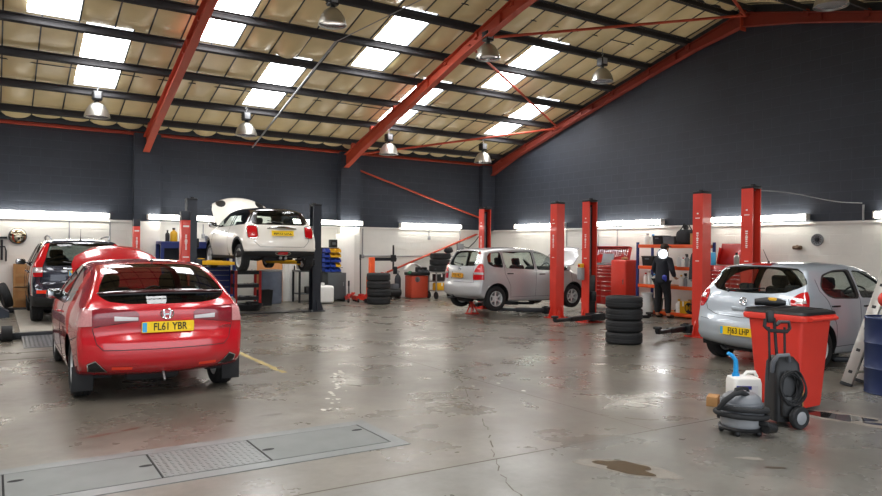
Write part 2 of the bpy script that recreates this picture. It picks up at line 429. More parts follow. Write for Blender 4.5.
# portal frames: I-section rafters with haunches
def rafter(x, side):
    b = MB(); st = [(20.0, .20, .42), (18.6, .19, .33), (16.0, .15, .29), (13.5, .08, .28), (11.4, .07, .34), (10.1, .07, .44)]
    if x > 14: st = [(20.0, .10, .36), (18.6, .08, .24), (16.0, .07, .21), (12.6, .07, .21), (11.4, .07, .24), (10.1, .07, .34)]
    if side < 0: st = [(2*RIDGE_Y-y, o, d) for y, o, d in st]
    n = len(st); top = [(y, roof_z(y, -o)) for y, o, d in st]; bot = [(y, roof_z(y, -o)-d) for y, o, d in st]
    web = top+bot[::-1]
    b.prism(web, .012, Matrix(((0, 0, 1, x-.006), (1, 0, 0, 0), (0, 1, 0, 0), (0, 0, 0, 1))))
    for line, sgn in ((top, 1), (bot, -1)):
        pl = line+[(y, z-.016*sgn) for y, z in line[::-1]]
        b.prism(pl, .17, Matrix(((0, 0, 1, x-.085), (1, 0, 0, 0), (0, 1, 0, 0), (0, 0, 0, 1))))
    for y in ((15.0, 12.0) if side > 0 else (5.2, 8.2)): b.box((x, y, roof_z(y, -.26 if x < 14 else -.17)), (.16, .012, .24 if x < 14 else .17))
    for yy in PUR[1:-1]:
        y = yy if side > 0 else 2*RIDGE_Y-yy; b.box((x, y, roof_z(y, -.10)), (.10, .10, .16))
    struct(b.build('rafter_beam', M['steelred'] if x < 14 else mat('red oxide with painted shade', '#8a3324', .65, var=.2, vscale=3)))  # gable rafter's shade is put into a darker red
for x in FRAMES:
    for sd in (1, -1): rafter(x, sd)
    b = MB(); b.box((x, RIDGE_Y, roof_z(RIDGE_Y, -.25)), (.2, .03, .5)); struct(b.build('ridge_plate_beam', M['steelred']))
    b = MB(); b.box((x, 19.92 if x < 14 else 20.0, 2.3), (.12, .14, 4.5)); struct(b.build('frame_column', M['navymetal'] if x < 14 else M['steelred'])) if False else b.bm.free()
# tube bracing
def rod(name, p0, p1, r=.032): b = MB(); b.cyl(p0, p1, r, n=10); b.box(p0, (.1, .1, .02)); b.box(p1, (.1, .1, .02)); return struct(b.build(name, M['steelred']))
rod('brace_beam', (9.2, 12.95, 6.42), (14.9, 9.98, 7.22)); rod('brace_beam', (9.2, 13.2, 6.33), (14.9, 16.5, 5.50)); rod('brace_beam', (9.3, 19.9, 4.50), (14.9, 16.6, 5.46))
rod('brace_beam', (9.75, 20.1, 4.10), (14.5, 20.1, 2.74), .028); rod('brace_beam', (10.8, 20.08, .83), (14.4, 20.12, 2.14), .034)
rod('brace_beam', (9.48, 7.2, 6.47), (14.9, 9.98, 7.20))
# thin services slung under the roof
b = MB()
for y in (17.35, 12.35):
    b.tube([(LX+.1+(RX-LX-.2)*k/40, y, roof_z(y, .12)-.02*abs(sin(k*.9))) for k in range(41)], .012, 6)
struct(b.build('conduit_beam', M['navymetal']))
b = MB(); b.tube([(6.25, 19.9, 4.50), (6.20, 14.0, 6.10)], .022, 8)
b.tube([(6.20, 14.0, 6.10), (7.3, 11.8, 6.70)], .012, 6); struct(b.build('conduit_beam', M['midgrey']))
# thin dark joint lines and cracks in the slab
b = MB()
for p, q, w in (((-3, 4.42), (8.6, 4.16), .018), ((5.03, 9.6), (5.03, 4.2), .010)):
    p = Vector((*p, .001)); q = Vector((*q, .001)); d = (q-p).normalized(); nn = Vector((-d.y, d.x, 0))*w/2
    b.bm.faces.new([b.bm.verts.new(v) for v in (p-nn, q-nn, q+nn, p+nn)])
for yy in (12.12, 11.45):
    b.bm.faces.new([b.bm.verts.new(v) for v in ((-4, yy-.03, .0011), (1.0, yy-.03, .0011), (1.0, yy+.03, .0011), (-4, yy+.03, .0011))])
struct(b.build('floor_joint', mat('joint filler', '#5d574f', .9)))
b = MB(); rnd = random.Random(4)
def crack(pts, w):
    v = []
    for (x, y) in pts: v.append(Vector((x, y, .0012)))
    out = []
    for a, c in zip(v, v[1:]):
        k = max(2, int((c-a).length/.08))
        for j in range(k): p = a.lerp(c, j/k); out.append(p+Vector((rnd.uniform(-.02, .02), rnd.uniform(-.02, .02), 0)))
    out.append(v[-1])
    for a, c in zip(out, out[1:]):
        if rnd.random() < .35: continue
        d = (c-a); d.z = 0; d.normalize(); nn = Vector((-d.y, d.x, 0))*w*rnd.uniform(.3, 1.2)
        b.bm.faces.new([b.bm.verts.new(q) for q in (a-nn, c-nn*rnd.uniform(.5, 1), c+nn, a+nn)])
crack([(5.25, 7.86), (4.8, 7.0), (4.35, 6.19), (3.77, 5.06), (3.12, 4.06), (2.9, 3.5)], .006); crack([(5.03, 4.9), (5.3, 4.5), (5.7, 4.35)], .012)
struct(b.build('floor_crack', mat('crack dirt', '#5f5950', .95)))
# daylight: overcast sky outside the open door
w = bpy.data.worlds.new('world'); SC.world = w; w.use_nodes = True
bg = w.node_tree.nodes['Background']; bg.inputs[0].default_value = lin('#e6ecf4'); bg.inputs[1].default_value = WORLD_E
pl = bpy.data.lights.new('door daylight portal', 'AREA'); pl.shape = 'RECTANGLE'; pl.size = DX1-DX0; pl.size_y = DZ; pl.cycles.is_portal = True
po = bpy.data.objects.new('door_daylight', pl); COL.objects.link(po); po.location = ((DX0+DX1)/2, FY-.3, DZ/2); po.rotation_euler = (radians(90), 0, 0)
# ------------------------------------------------------------------ cars
def smooth_table(tab, lo, hi, n=400, sig=.05):
    xs = np.linspace(lo, hi, n); ys = np.interp(xs, [t[0] for t in tab], [t[1] for t in tab])
    k = int(3*sig/((hi-lo)/n))+1
    g = np.exp(-.5*((np.arange(-k, k+1)*(hi-lo)/n)/sig)**2); g /= g.sum()
    ys = np.convolve(np.pad(ys, k, mode='edge'), g, 'valid')
    return lambda v: float(np.interp(v, xs, ys))

def car_profile(ctrl, step=.05):
    """closed control polygon of (x,z,crown,radius) rounded into a dense loop"""
    P = [np.array(c[:4], float) for c in ctrl]; tight = [c[4] if len(c) > 4 else None for c in ctrl]; n = len(P); pts = []
    for i in range(n):
        a, p, b = P[i-1], P[i], P[(i+1) % n]
        la = np.linalg.norm((a-p)[:2]); lb = np.linalg.norm((b-p)[:2])
        fa = fb = .5
        if tight[i]: fa = min(.5, tight[i]/la); fb = min(.5, tight[i]/lb)
        p0 = p+(a-p)*fa; p2 = p+(b-p)*fb
        pts += [p0*(1-s)**2+p*2*s*(1-s)+p2*s*s for s in np.linspace(0, 1, 9)]
    pts = np.array(pts); pts = np.vstack([pts, pts[:1]])
    d = np.r_[0, np.cumsum(np.linalg.norm(np.diff(pts[:, :2], axis=0), axis=1))]
    m = int(d[-1]/step); s = np.linspace(0, d[-1], m, endpoint=False)
    return np.stack([np.interp(s, d, pts[:, k]) for k in range(4)], 1)

class Car:
    def __init__(s, S):
        s.S = S; C = car_profile(S['prof']); n = len(C)
        T = np.roll(C[:, :2], -1, 0)-np.roll(C[:, :2], 1, 0); T /= np.linalg.norm(T, axis=1)[:, None]
        # loop runs up the rear, forward along the roof, down the nose: outward normal on the left of travel
        Nn = np.stack([-T[:, 1], T[:, 0]], 1)
        sm = Nn.copy()
        for _ in range(3): sm = (np.roll(sm, 1, 0)+sm*2+np.roll(sm, -1, 0))/4
        Nn = sm/np.linalg.norm(sm, axis=1)[:, None]
        sec = smooth_table(S['sec'], 0, 1.8, sig=.03); plan = smooth_table(S['plan'], -.2, S['L']+.2, sig=.12)
        gpl = smooth_table(S['gplan'], -.2, S['L']+.2, sig=.15)
        def W(x, z):
            zb = S['belt'][0]+S['belt'][1]*x
            w = sec(min(z, zb))-plan(x)
            if z > zb:
                t = z-zb; w -= S['tumble'][0]*t+S['tumble'][1]*t*t+gpl(x)*t
            return w
        s.W = W
        E = C[:, :2]-Nn*C[:, 2:3]; R = C[:, 3]
        bm = bmesh.new(); s.bm = bm
        th0 = radians(12); angs = np.linspace(th0, pi/2, 6)
        rings = []
        for a in angs:
            ring = []
            for i in range(n):
                q = E[i]-Nn[i]*R[i]*(cos(th0)-cos(a))
                ring.append((q[0], W(q[0], q[1])-R[i]*(1-sin(a)), q[1]))
            rings.append(ring)
        nt = 18
        rib = [[None]*(nt+1) for _ in range(n)]
        vr = {1: [[bm.verts.new(p) for p in r] for r in rings], -1: [[bm.verts.new((p[0], -p[1], p[2])) for p in r] for r in rings]}
        for i in range(n):
            ye = rings[0][i][1]
            for k in range(nt+1):
                t = -1+2*k/nt
                if k == 0: rib[i][k] = vr[-1][0][i]
                elif k == nt: rib[i][k] = vr[1][0][i]
                else:
                    q = C[i, :2]-Nn[i]*C[i, 2]*(.75*t*t+.25*t**4)
                    rib[i][k] = bm.verts.new((q[0], t*ye, q[1]))
        for i in range(n):
            j = (i+1) % n
            for k in range(nt): bm.faces.new((rib[i][k], rib[i][k+1], rib[j][k+1], rib[j][k]))
            for r in range(len(angs)-1):
                for sg in (1, -1):
                    A = vr[sg][r]; B = vr[sg][r+1]
                    bm.faces.new((A[i], A[j], B[j], B[i]))
        inner = rings[-1]
        pts = [Vector((p[0], p[2])) for p in inner]
        arr = np.array([[p[0], p[2]] for p in inner]); g = .055
        for gx in np.arange(arr[:, 0].min(), arr[:, 0].max(), g):
            for gz in np.arange(arr[:, 1].min(), arr[:, 1].max(), g):
                if np.min(np.hypot(arr[:, 0]-gx, arr[:, 1]-gz)) > .03: pts.append(Vector((gx, gz)))
        ed = [(i, (i+1) % n) for i in range(n)]
        co, _, fs, _, _, _ = delaunay_2d_cdt(pts, ed, [], 1, 1e-5)
        for sg in (1, -1):
            vs = [bm.verts.new((c.x, sg*W(c.x, c.y), c.y)) for c in co]
            for f in fs:
                try: bm.faces.new([vs[k] for k in f])
                except ValueError: pass
        bmesh.ops.remove_doubles(bm, verts=bm.verts[:], dist=2e-4)
        loose = [v for v in bm.verts if not v.link_faces]
        bmesh.ops.delete(bm, geom=loose, context='VERTS')
        bmesh.ops.recalc_face_normals(bm, faces=bm.faces[:])
        bm.normal_update(); bm.verts.ensure_lookup_table(); bm.faces.ensure_lookup_table()
        s.base_v = [v.co.copy() for v in bm.verts]; s.base_n = [v.normal.copy() for v in bm.verts]
        s.base_f = [[v.index for v in f.verts] for f in bm.faces]
        s.bvh = BVHTree.FromPolygons(s.base_v, s.base_f)
        s.lay = bm.faces.layers.int.new('region'); s.regions = {}
    AX = {'side': (0, 2), 'rear': (1, 2), 'front': (1, 2), 'top': (0, 1), 'bottom': (0, 1)}
    DIR = {'rear': Vector((-1, 0, 0)), 'front': Vector((1, 0, 0)), 'top': Vector((0, 0, 1)), 'bottom': Vector((0, 0, -1))}
    def d_of(s, proj, sg): return Vector((0, sg, 0)) if proj == 'side' else s.DIR[proj]
    def cut(s, rid, poly, proj, sg=1, thr=.12, only=None, clip=None):
        """mark the faces whose projection falls inside the outline"""
        bm = s.bm; ax = s.AX[proj]; D = s.d_of(proj, sg); poly = [Vector(p) for p in poly]; L = len(poly)
        x0 = min(p.x for p in poly)-.005; x1 = max(p.x for p in poly)+.005; y0 = min(p.y for p in poly)-.005; y1 = max(p.y for p in poly)+.005
        def cand(a0, b0, a1, b1, src):
            out = []
            for f in src:
                if not f.is_valid or f.normal.dot(D) < thr*.5: continue
                us = [v.co[ax[0]] for v in f.verts]; ws = [v.co[ax[1]] for v in f.verts]
                if max(us) < a0 or min(us) > a1 or max(ws) < b0 or min(ws) > b1: continue
                if proj in ('rear', 'front') and s.S['L'] > 0:
                    xm = f.calc_center_median().x
                    if (proj == 'rear') != (xm < s.S['L']*.45): continue
                if only is not None and f[s.lay] not in only: continue
                out.append(f)
            return out
        pool = set(cand(x0-.03, y0-.03, x1+.03, y1+.03, bm.faces))
        if clip is not None:
            cc = Vector((clip[0], 0, clip[1])); cn = Vector((clip[2], 0, clip[3])).normalized()
            fs = list(pool); geom = list({e for f in fs for e in f.edges})+list({v for f in fs for v in f.verts})+fs
            rs = bmesh.ops.bisect_plane(bm, geom=geom, dist=1e-5, plane_co=cc, plane_no=cn)
            nf = [g for g in rs['geom'] if isinstance(g, bmesh.types.BMFace)]
            for f in nf: f.normal_update()
            pool.update(nf); pool = {f for f in pool if f.is_valid}
        for i in range(L):
            a = poly[i]; b = poly[(i+1) % L]; d = b-a
            if d.length < 1e-6: continue
            fs = cand(min(a.x, b.x)-.003, min(a.y, b.y)-.003, max(a.x, b.x)+.003, max(a.y, b.y)+.003, pool)
            if not fs: continue
            no = [0, 0, 0]; no[ax[0]] = d.y; no[ax[1]] = -d.x
            co = [0, 0, 0]; co[ax[0]] = a.x; co[ax[1]] = a.y
            geom = list({e for f in fs for e in f.edges})+list({v for f in fs for v in f.verts})+fs
            rs = bmesh.ops.bisect_plane(bm, geom=geom, dist=1e-5, plane_co=co, plane_no=no)
            nf = [g for g in rs['geom'] if isinstance(g, bmesh.types.BMFace)]
            for f in nf: f.normal_update()
            pool.update(nf); pool = {f for f in pool if f.is_valid}
        bm.normal_update(); res = []
        for f in cand(x0, y0, x1, y1, pool):
            if f.normal.dot(D) < thr: continue
            c = f.calc_center_median(); px, py = c[ax[0]], c[ax[1]]; ins = False
            if clip is not None and (c-cc).dot(cn) > 0: continue
            for i in range(L):
                a = poly[i]; b = poly[(i+1) % L]
                if (a.y > py) != (b.y > py) and px < (b.x-a.x)*(py-a.y)/(b.y-a.y)+a.x: ins = not ins
            if ins: f[s.lay] = rid; res.append(f)
        return res
    def norm_at(s, p):
        loc, no, idx, _ = s.bvh.find_nearest(p)
        if idx is None: return Vector((0, 0, 1))
        f = s.base_f[idx]; w = poly_3d_calc([s.base_v[k] for k in f], loc)
        r = Vector((0, 0, 0))
        for k, q in zip(f, w): r += s.base_n[k]*q
        return r.normalized() if r.length > 1e-6 else no
    def part(s, rids, name, m, parent, off=0., keep=None, flip=False, xf=None):
        fs = [f for f in s.bm.faces if f[s.lay] in rids and (keep is None or keep(f.calc_center_median()))]
        if not fs: return None
        idx = {}; co = []; no = []; fl = []
        for f in fs:
            q = []
            for v in f.verts:
                if v.index not in idx or True:
                    key = v
                    if key not in idx:
                        n = s.norm_at(v.co); idx[key] = len(co); co.append(v.co+n*off); no.append(-n if flip else n)
                q.append(idx[v])
            fl.append(q[::-1] if flip else q)
        if xf is not None:
            co = [xf @ c for c in co]; r3 = xf.to_3x3(); no = [r3 @ q for q in no]
        me = bpy.data.meshes.new(name); me.from_pydata(co, [], fl); me.materials.append(m)
        me.shade_smooth(); me.normals_split_custom_set_from_vertices([tuple(q) for q in no])
        return link_mesh(name, me, parent)
    def hit(s, proj, a, b, sg=1):
        ax = s.AX[proj]; D = s.d_of(proj, sg); o = [0, 0, 0]; o[ax[0]] = a; o[ax[1]] = b
        st = Vector(o)+D*6 if proj != 'rear' else Vector(o)+D*3
        loc, no, i, _ = s.bvh.ray_cast(st, -D)
        if loc is None:
            loc, no, i, _ = s.bvh.find_nearest(Vector(o)+D*.9)
        return loc, s.norm_at(loc)
    def seam(s, mb, pts, proj, sg=1, r=.0035, lift=0., n=6):
        out = []
        for (a, b) in zip(pts, pts[1:]):
            k = max(2, int(Vector((b[0]-a[0], b[1]-a[1])).length/.06))
            for j in range(k): out.append((a[0]+(b[0]-a[0])*j/k, a[1]+(b[1]-a[1])*j/k))
        out.append(pts[-1]); P = []
        for q in out:
            l, no = s.hit(proj, q[0], q[1], sg); P.append(l+no*lift)
        mb.tube(P, r, n)

def tyre_profile(R, w, rr):
    """closed section (radius, axial) of a tyre"""
    h = w/2; return [(rr, -h*.78), (rr+.012, -h*.9), ((rr+R)/2, -h), (R-.03, -h*.95), (R-.008, -h*.8), (R, -h*.55), (R-.006, -h*.5), (R-.006, -h*.44), (R, -h*.40), (R, -h*.12), (R-.006, -h*.08), (R-.006, h*.08), (R, h*.12), (R, h*.40), (R-.006, h*.44), (R-.006, h*.5), (R, h*.55), (R-.008, h*.8), (R-.03, h*.95), ((rr+R)/2, h), (rr+.012, h*.9), (rr, h*.78), (rr-.012, h*.7), (rr-.012, -h*.7)]
def make_wheel(parent, c, R, w, rr, side, style, steer=0.):
    """tyre with a rim child; side=+1 puts the rim face towards +y"""
    Mx = Matrix.Translation(c) @ Matrix.Rotation(radians(-90)*side, 4, 'X')
    t = MB().lathe(tyre_profile(R, w, rr), Mx, 40, closed=True).build('wheel', M['rubber'], parent)
    b = MB(); h = w/2
    b.lathe([(rr, h*.75), (rr-.008, h*.86), (rr-.02, h*.8), (rr-.028, h*.2), (rr-.03, -h*.7), (rr, -h*.78)], Mx, 40)
    b.lathe([(0, h*.52), (.03, h*.52), (.034, h*.45), (.075, h*.36), (.08, h*.2), (0, h*.1)], Mx, 24)
    ns = style.get('spokes', 5); sw = style.get('sw', .05); tp = style.get('twin', 0)
    for k in range(ns):
        for q in ((-1, 1) if tp else (0,)):
            a = 2*pi*k/ns+q*tp
            poly = rounded([(-sw*.5, .045), (sw*.5, .045), (sw*.62, rr-.022), (-sw*.62, rr-.022)], .01, 2)
            b.prism(poly, .022, Mx @ Matrix.Translation((0, 0, h*.32)) @ Matrix.Rotation(a, 4, 'Z'), bev=.005, seg=1)
    if style.get('cover'):
        b.lathe([(0, h*.6), (.06, h*.6), (rr*.55, h*.72), (rr-.02, h*.78)], Mx, 40)
    for k in range(5):
        a = 2*pi*(k+.5)/5; b.cyl(Mx @ Vector((.052*cos(a), .052*sin(a), h*.2)), Mx @ Vector((.052*cos(a), .052*sin(a), h*.42)), .009, n=6)
    b.build('rim', M['alloy'], t)
    d = MB().lathe([(rr-.05, -h*.1), (rr-.05, 0), (.05, 0), (.05, -h*.1)], Mx, 32, closed=True); d.build('brake_disc', M['steel'], t)
    return t

def make_seat(parent, x, y, z, w=.5):
    b = MB()
    b.box((x, y, z+.06), (.5, w, .16), rot=(0, radians(-6), 0), bev=.05)
    b.box((x-.3, y, z+.36), (.14, w, .62), rot=(0, radians(-14), 0), bev=.06)
    b.box((x-.395, y, z+.75), (.1, .26, .18), rot=(0, radians(-10), 0), bev=.045)
    b.cyl((x-.36, y-.06, z+.6), (x-.39, y-.06, z+.72), .008, n=6); b.cyl((x-.36, y+.06, z+.6), (x-.39, y+.06, z+.72), .008, n=6)
    return b.build('seat', M['seat'], parent)

def number_plate(car, root, z, txt, y=0., w=.52, h=.111, pm='plate', band=True, tilt=None):
    l, n = car.hit('rear', y, z); n.y *= .3; n.normalize()
    o = l+n*.03
    F = frame(o, (0, -1, 0), (0, 0, 1) if tilt is None else tilt)
    F = frame(o, (0, -1, 0), Vector((0, 0, 1))-n*n.z)
    b = MB(); b.prism(rounded([(-w/2, -h/2), (w/2, -h/2), (w/2, h/2), (-w/2, h/2)], .012), .008, F @ Matrix.Translation((0, 0, -.008)))
    b.box(F @ Vector((0, 0, -.025)), (.05, w*.9, h*.8))
    p = b.build('number_plate', M[pm], root); p['label'] = 'yellow number plate reading '+txt
    sx = .9
    text_mesh(txt, h*.98, M['ink'], 'registration', p, F @ Matrix.Translation((.02 if band else 0, .0, .0015)), sx*.86, .001, .0018)
    if band:
        MB().prism([(-w/2+.006, -h/2+.006), (-w/2+.05, -h/2+.006), (-w/2+.05, h/2-.006), (-w/2+.006, h/2-.006)], .002, F).build('euro_band', M['euroblue'], p)
    return p

def split_loose(o):
    """one object for each separate seam"""
    me = o.data; n = len(me.vertices); lab = list(range(n))
    def f(i):
        while lab[i] != i: lab[i] = lab[lab[i]]; i = lab[i]
        return i
    for e in me.edges: a, b = f(e.vertices[0]), f(e.vertices[1]); lab[a] = b
    isl = {}
    for p in me.polygons: isl.setdefault(f(p.vertices[0]), []).append(tuple(p.vertices))
    for fs in list(isl.values()):
        ids = sorted({i for q in fs for i in q}); mp = {i: k for k, i in enumerate(ids)}
        m2 = bpy.data.meshes.new('panel_seam'); m2.from_pydata([me.vertices[i].co for i in ids], [], [[mp[i] for i in q] for q in fs])
        m2.materials.append(me.materials[0]); m2.shade_smooth(); link_mesh('panel_seam', m2, o.parent)
    bpy.data.objects.remove(o)

def make_car(S, loc, rotz, z=0.):
    car = Car(S); L = S['L']; paint = S['paint']
    root = thing(S['name'], S['label'], 'car', (loc[0], loc[1], z), rotz)
    rid = [1]; hole = set(); parts = []; skip_inner = set()
    def reg(name, m, poly, proj, sides=(1,), off=0., inner=False, only=None, r=0., thr=.12, xf=None, lab=None, clip=None):
        for sg in sides:
            pl = poly
            if proj in ('rear', 'front') and sg == -1: pl = [(-p[0], p[1]) for p in poly][::-1]
            if proj in ('top', 'bottom') and sg == -1: pl = [(p[0], -p[1]) for p in poly][::-1]
            if r: pl = rounded(pl, r)
            i = rid[0]; rid[0] += 1
            car.cut(i, pl, proj, sg, thr=thr, only=only, clip=clip)
            parts.append((i, name, m, off, xf, lab))
            if not inner: skip_inner.add(i)
        return i
    def mirror(poly):
        if all(abs(p[0]) > 1 for p in poly): return poly+[(p[0], -p[1]) for p in poly[::-1] if abs(p[1]) > 1e-6]
        return poly+[(-p[0], p[1]) for p in poly[::-1] if abs(p[0]) > 1e-6]
    # wheel arches
    Ra = S['Ra']; R = S['R']
    ar = []
    for xw in S['axles']:
        circ = [(xw+Ra*cos(a), S['zw']+Ra*sin(a)) for a in np.linspace(0, 2*pi, 28, endpoint=False)]
        for sg in (1, -1):
            i = rid[0]; rid[0] += 1; hole.add(i)
            if S.get('clad'):
                i2 = rid[0]; rid[0] += 1
                big = [(xw+(Ra+.05)*cos(a), S['zw']+(Ra+.05)*sin(a)) for a in np.linspace(0, 2*pi, 28, endpoint=False)]
                car.cut(i2, big, 'side', sg, thr=.05); parts.append((i2, 'arch_trim', 'cladding', .004, None, 'matt black wheel arch trim'))
            car.cut(i, circ, 'side', sg, thr=.03)
            wi = car.W(xw, S['zw'])
            car.cut(i, [(xw-Ra, sg*(wi-.34)), (xw+Ra, sg*(wi-.34)), (xw+Ra, sg*(wi+.1)), (xw-Ra, sg*(wi+.1))][::sg], 'bottom', 1, thr=.85)
            wl = MB()
            for q in range(20):
                a0 = -.25+(pi+.5)*q/20; a1 = -.25+(pi+.5)*(q+1)/20
                pp = []
                for (a, yy) in ((a0, wi-.012), (a1, wi-.012), (a1, wi-.36), (a0, wi-.36)):
                    pp.append(wl.bm.verts.new((xw+(Ra+.004)*cos(a), sg*yy, S['zw']+(Ra+.004)*sin(a))))
                wl.bm.faces.new(pp)
            cv = [wl.bm.verts.new((xw+(Ra+.004)*cos(a), sg*(wi-.36), S['zw']+(Ra+.004)*sin(a))) for a in np.linspace(-.25, pi+.25, 21)]
            wl.bm.faces.new(cv)
            bmesh.ops.remove_doubles(wl.bm, verts=wl.bm.verts[:], dist=1e-4)
            wl.build('wheel_arch_liner', M['underbody'], root)
    S['cuts'](reg, mirror, car)
    # body and its cut-outs
    used = {p[0] for p in parts}
    car.part({0}, 'body', paint, root)
    for (i, name, m, off, xf, lab) in parts:
        mm = M[m] if isinstance(m, str) else m
        o = car.part({i}, name, mm, root, off, xf=xf)
        if o is not None and lab: o['label'] = lab
        if o is not None and name == 'bonnet':
            car.part({i}, 'bonnet_lining', M['trimdark'] if not S.get('bonnet_lining') else M[S['bonnet_lining']], o, off-.02, flip=True, xf=xf)
    inn = {0} | (used-skip_inner)
    car.part(inn, 'cabin_lining', M['trimdark'], root, -.035, flip=True, keep=lambda c: c.z > .33)
    if S.get('under', True):
        u = MB(); ymax = S['sec'][2][1]-.12
        u.box((L*.5, 0, .24), (L*.62, 1.0, .08), bev=.03)
        for xw in S['axles']: u.cyl((xw, -ymax, S['R']+.02), (xw, ymax, S['R']+.02), .035)
        u.box((.32, .1, .27), (.2, .55, .16), bev=.06); u.tube([(.3, .3, .25), (1.2, .2, .2), (2.2, .1, .2), (L-1., .1, .22)], .03)
        u.build('underbody', M['underbody'], root)
    # wheels
    for k, xw in enumerate(S['axles']):
        for sg in (1, -1):
            yy = car.W(xw, .55)-.03-S['tw']/2
            make_wheel(root, (xw, sg*yy, S['R']-S.get('sag', 0.)), S['R'], S['tw'], S['rr'], sg, S['rim'])
    # cabin
    zc = .42 if S['H'] < 1.6 else .6
    for y in (.36, -.36): make_seat(root, L*.50, y, zc)
    b = MB(); rx = L*.28
    b.box((rx, 0, zc+.06), (.5, 1.2, .18), bev=.05); b.box((rx-.28, 0, zc+.34), (.16, 1.22, .56), rot=(0, radians(-16), 0), bev=.06)
    for y in (-.36, .36): b.box((rx-.37, y, zc+.67), (.1, .24, .13), rot=(0, radians(-10), 0), bev=.045)
    b.build('rear_bench', M['seat'], root)
    d = MB(); dx = S['cowl']-.28
    d.box((dx, 0, S['belt'][0]-.12), (.45, 1.3, .28), bev=.1); d.build('dashboard', M['trimdark'], root)
    w = MB(); wc = Vector((dx-.36, -.36, S['belt'][0]-.05)); Fm = Matrix.Translation(wc) @ Matrix.Rotation(radians(-62), 4, 'Y')
    w.tube([Fm @ Vector((.18*cos(a), .18*sin(a), 0)) for a in np.linspace(0, 2*pi, 24, endpoint=False)], .015, 8, True)
    w.box(Fm @ Vector((0, 0, -.02)), (.03, .34, .05), bev=.01); w.cyl(Fm @ Vector((0, 0, 0)), Fm @ Vector((0, 0, -.2)), .03)
    w.build('steering_wheel', M['black'], root)
    # mirrors
    for sg in (1, -1):
        mx = S['mirror'][0]; mz = S['mirror'][1]; l, n = car.hit('side', mx, mz, sg)
        mb = MB(); c = l+Vector((0, sg*S.get('mirror_off', .13), .03))
        mb.box(c, (.1, .2, .13), rot=(0, 0, sg*.2), bev=.045, seg=3); mb.cyl(l-Vector((0, sg*.02, 0)), c, .02)
        mm = mb.build('door_mirror', S.get('mirror_mat', paint), root)
        MB().box(c+Vector((-.052, 0, 0)), (.006, .16, .1), rot=(0, 0, sg*.2), bev=.002).build('mirror_glass', M['chrome'], mm)
    if 'extra' in S: S['extra'](car, root)
    for o in children(root):
        if o.name.startswith('panel_seam'): split_loose(o)
    car.bm.free()
    return root
def bar_handle(car, root, x, z, sg, m):
    l, n = car.hit('side', x, z, sg); b = MB()
    b.box(l+n*.03, (.17, .022, .026), bev=.01, seg=2)
    for dx in (-.07, .07): b.box(l+Vector((dx, 0, 0))+n*.012, (.02, .04, .02), bev=.004)
    b.build('door_handle', m, root)
def rear_wiper(car, root, z, y0=-.05, y1=.35):
    b = MB(); l0, n0 = car.hit('rear', y0, z); pts = []
    for k in range(6):
        l, n = car.hit('rear', y0+(y1-y0)*k/5, z+.05*k/5); pts.append(l+n*.018)
    b.tube(pts, .009, 6); b.cyl(l0, l0+n0*.03, .025, n=10); b.build('rear_wiper', M['black'], root)
def aerial(car, root, x, y, ln, lean):
    l, n = car.hit('top', x, y); b = MB(); b.cyl(l, l+Vector((0, 0, .03)), .022, .012, 8)
    b.tube([l+Vector((0, 0, .02)), l+Vector((lean, 0, ln))], [.006, .003], 6); b.build('aerial', M['black'], root)

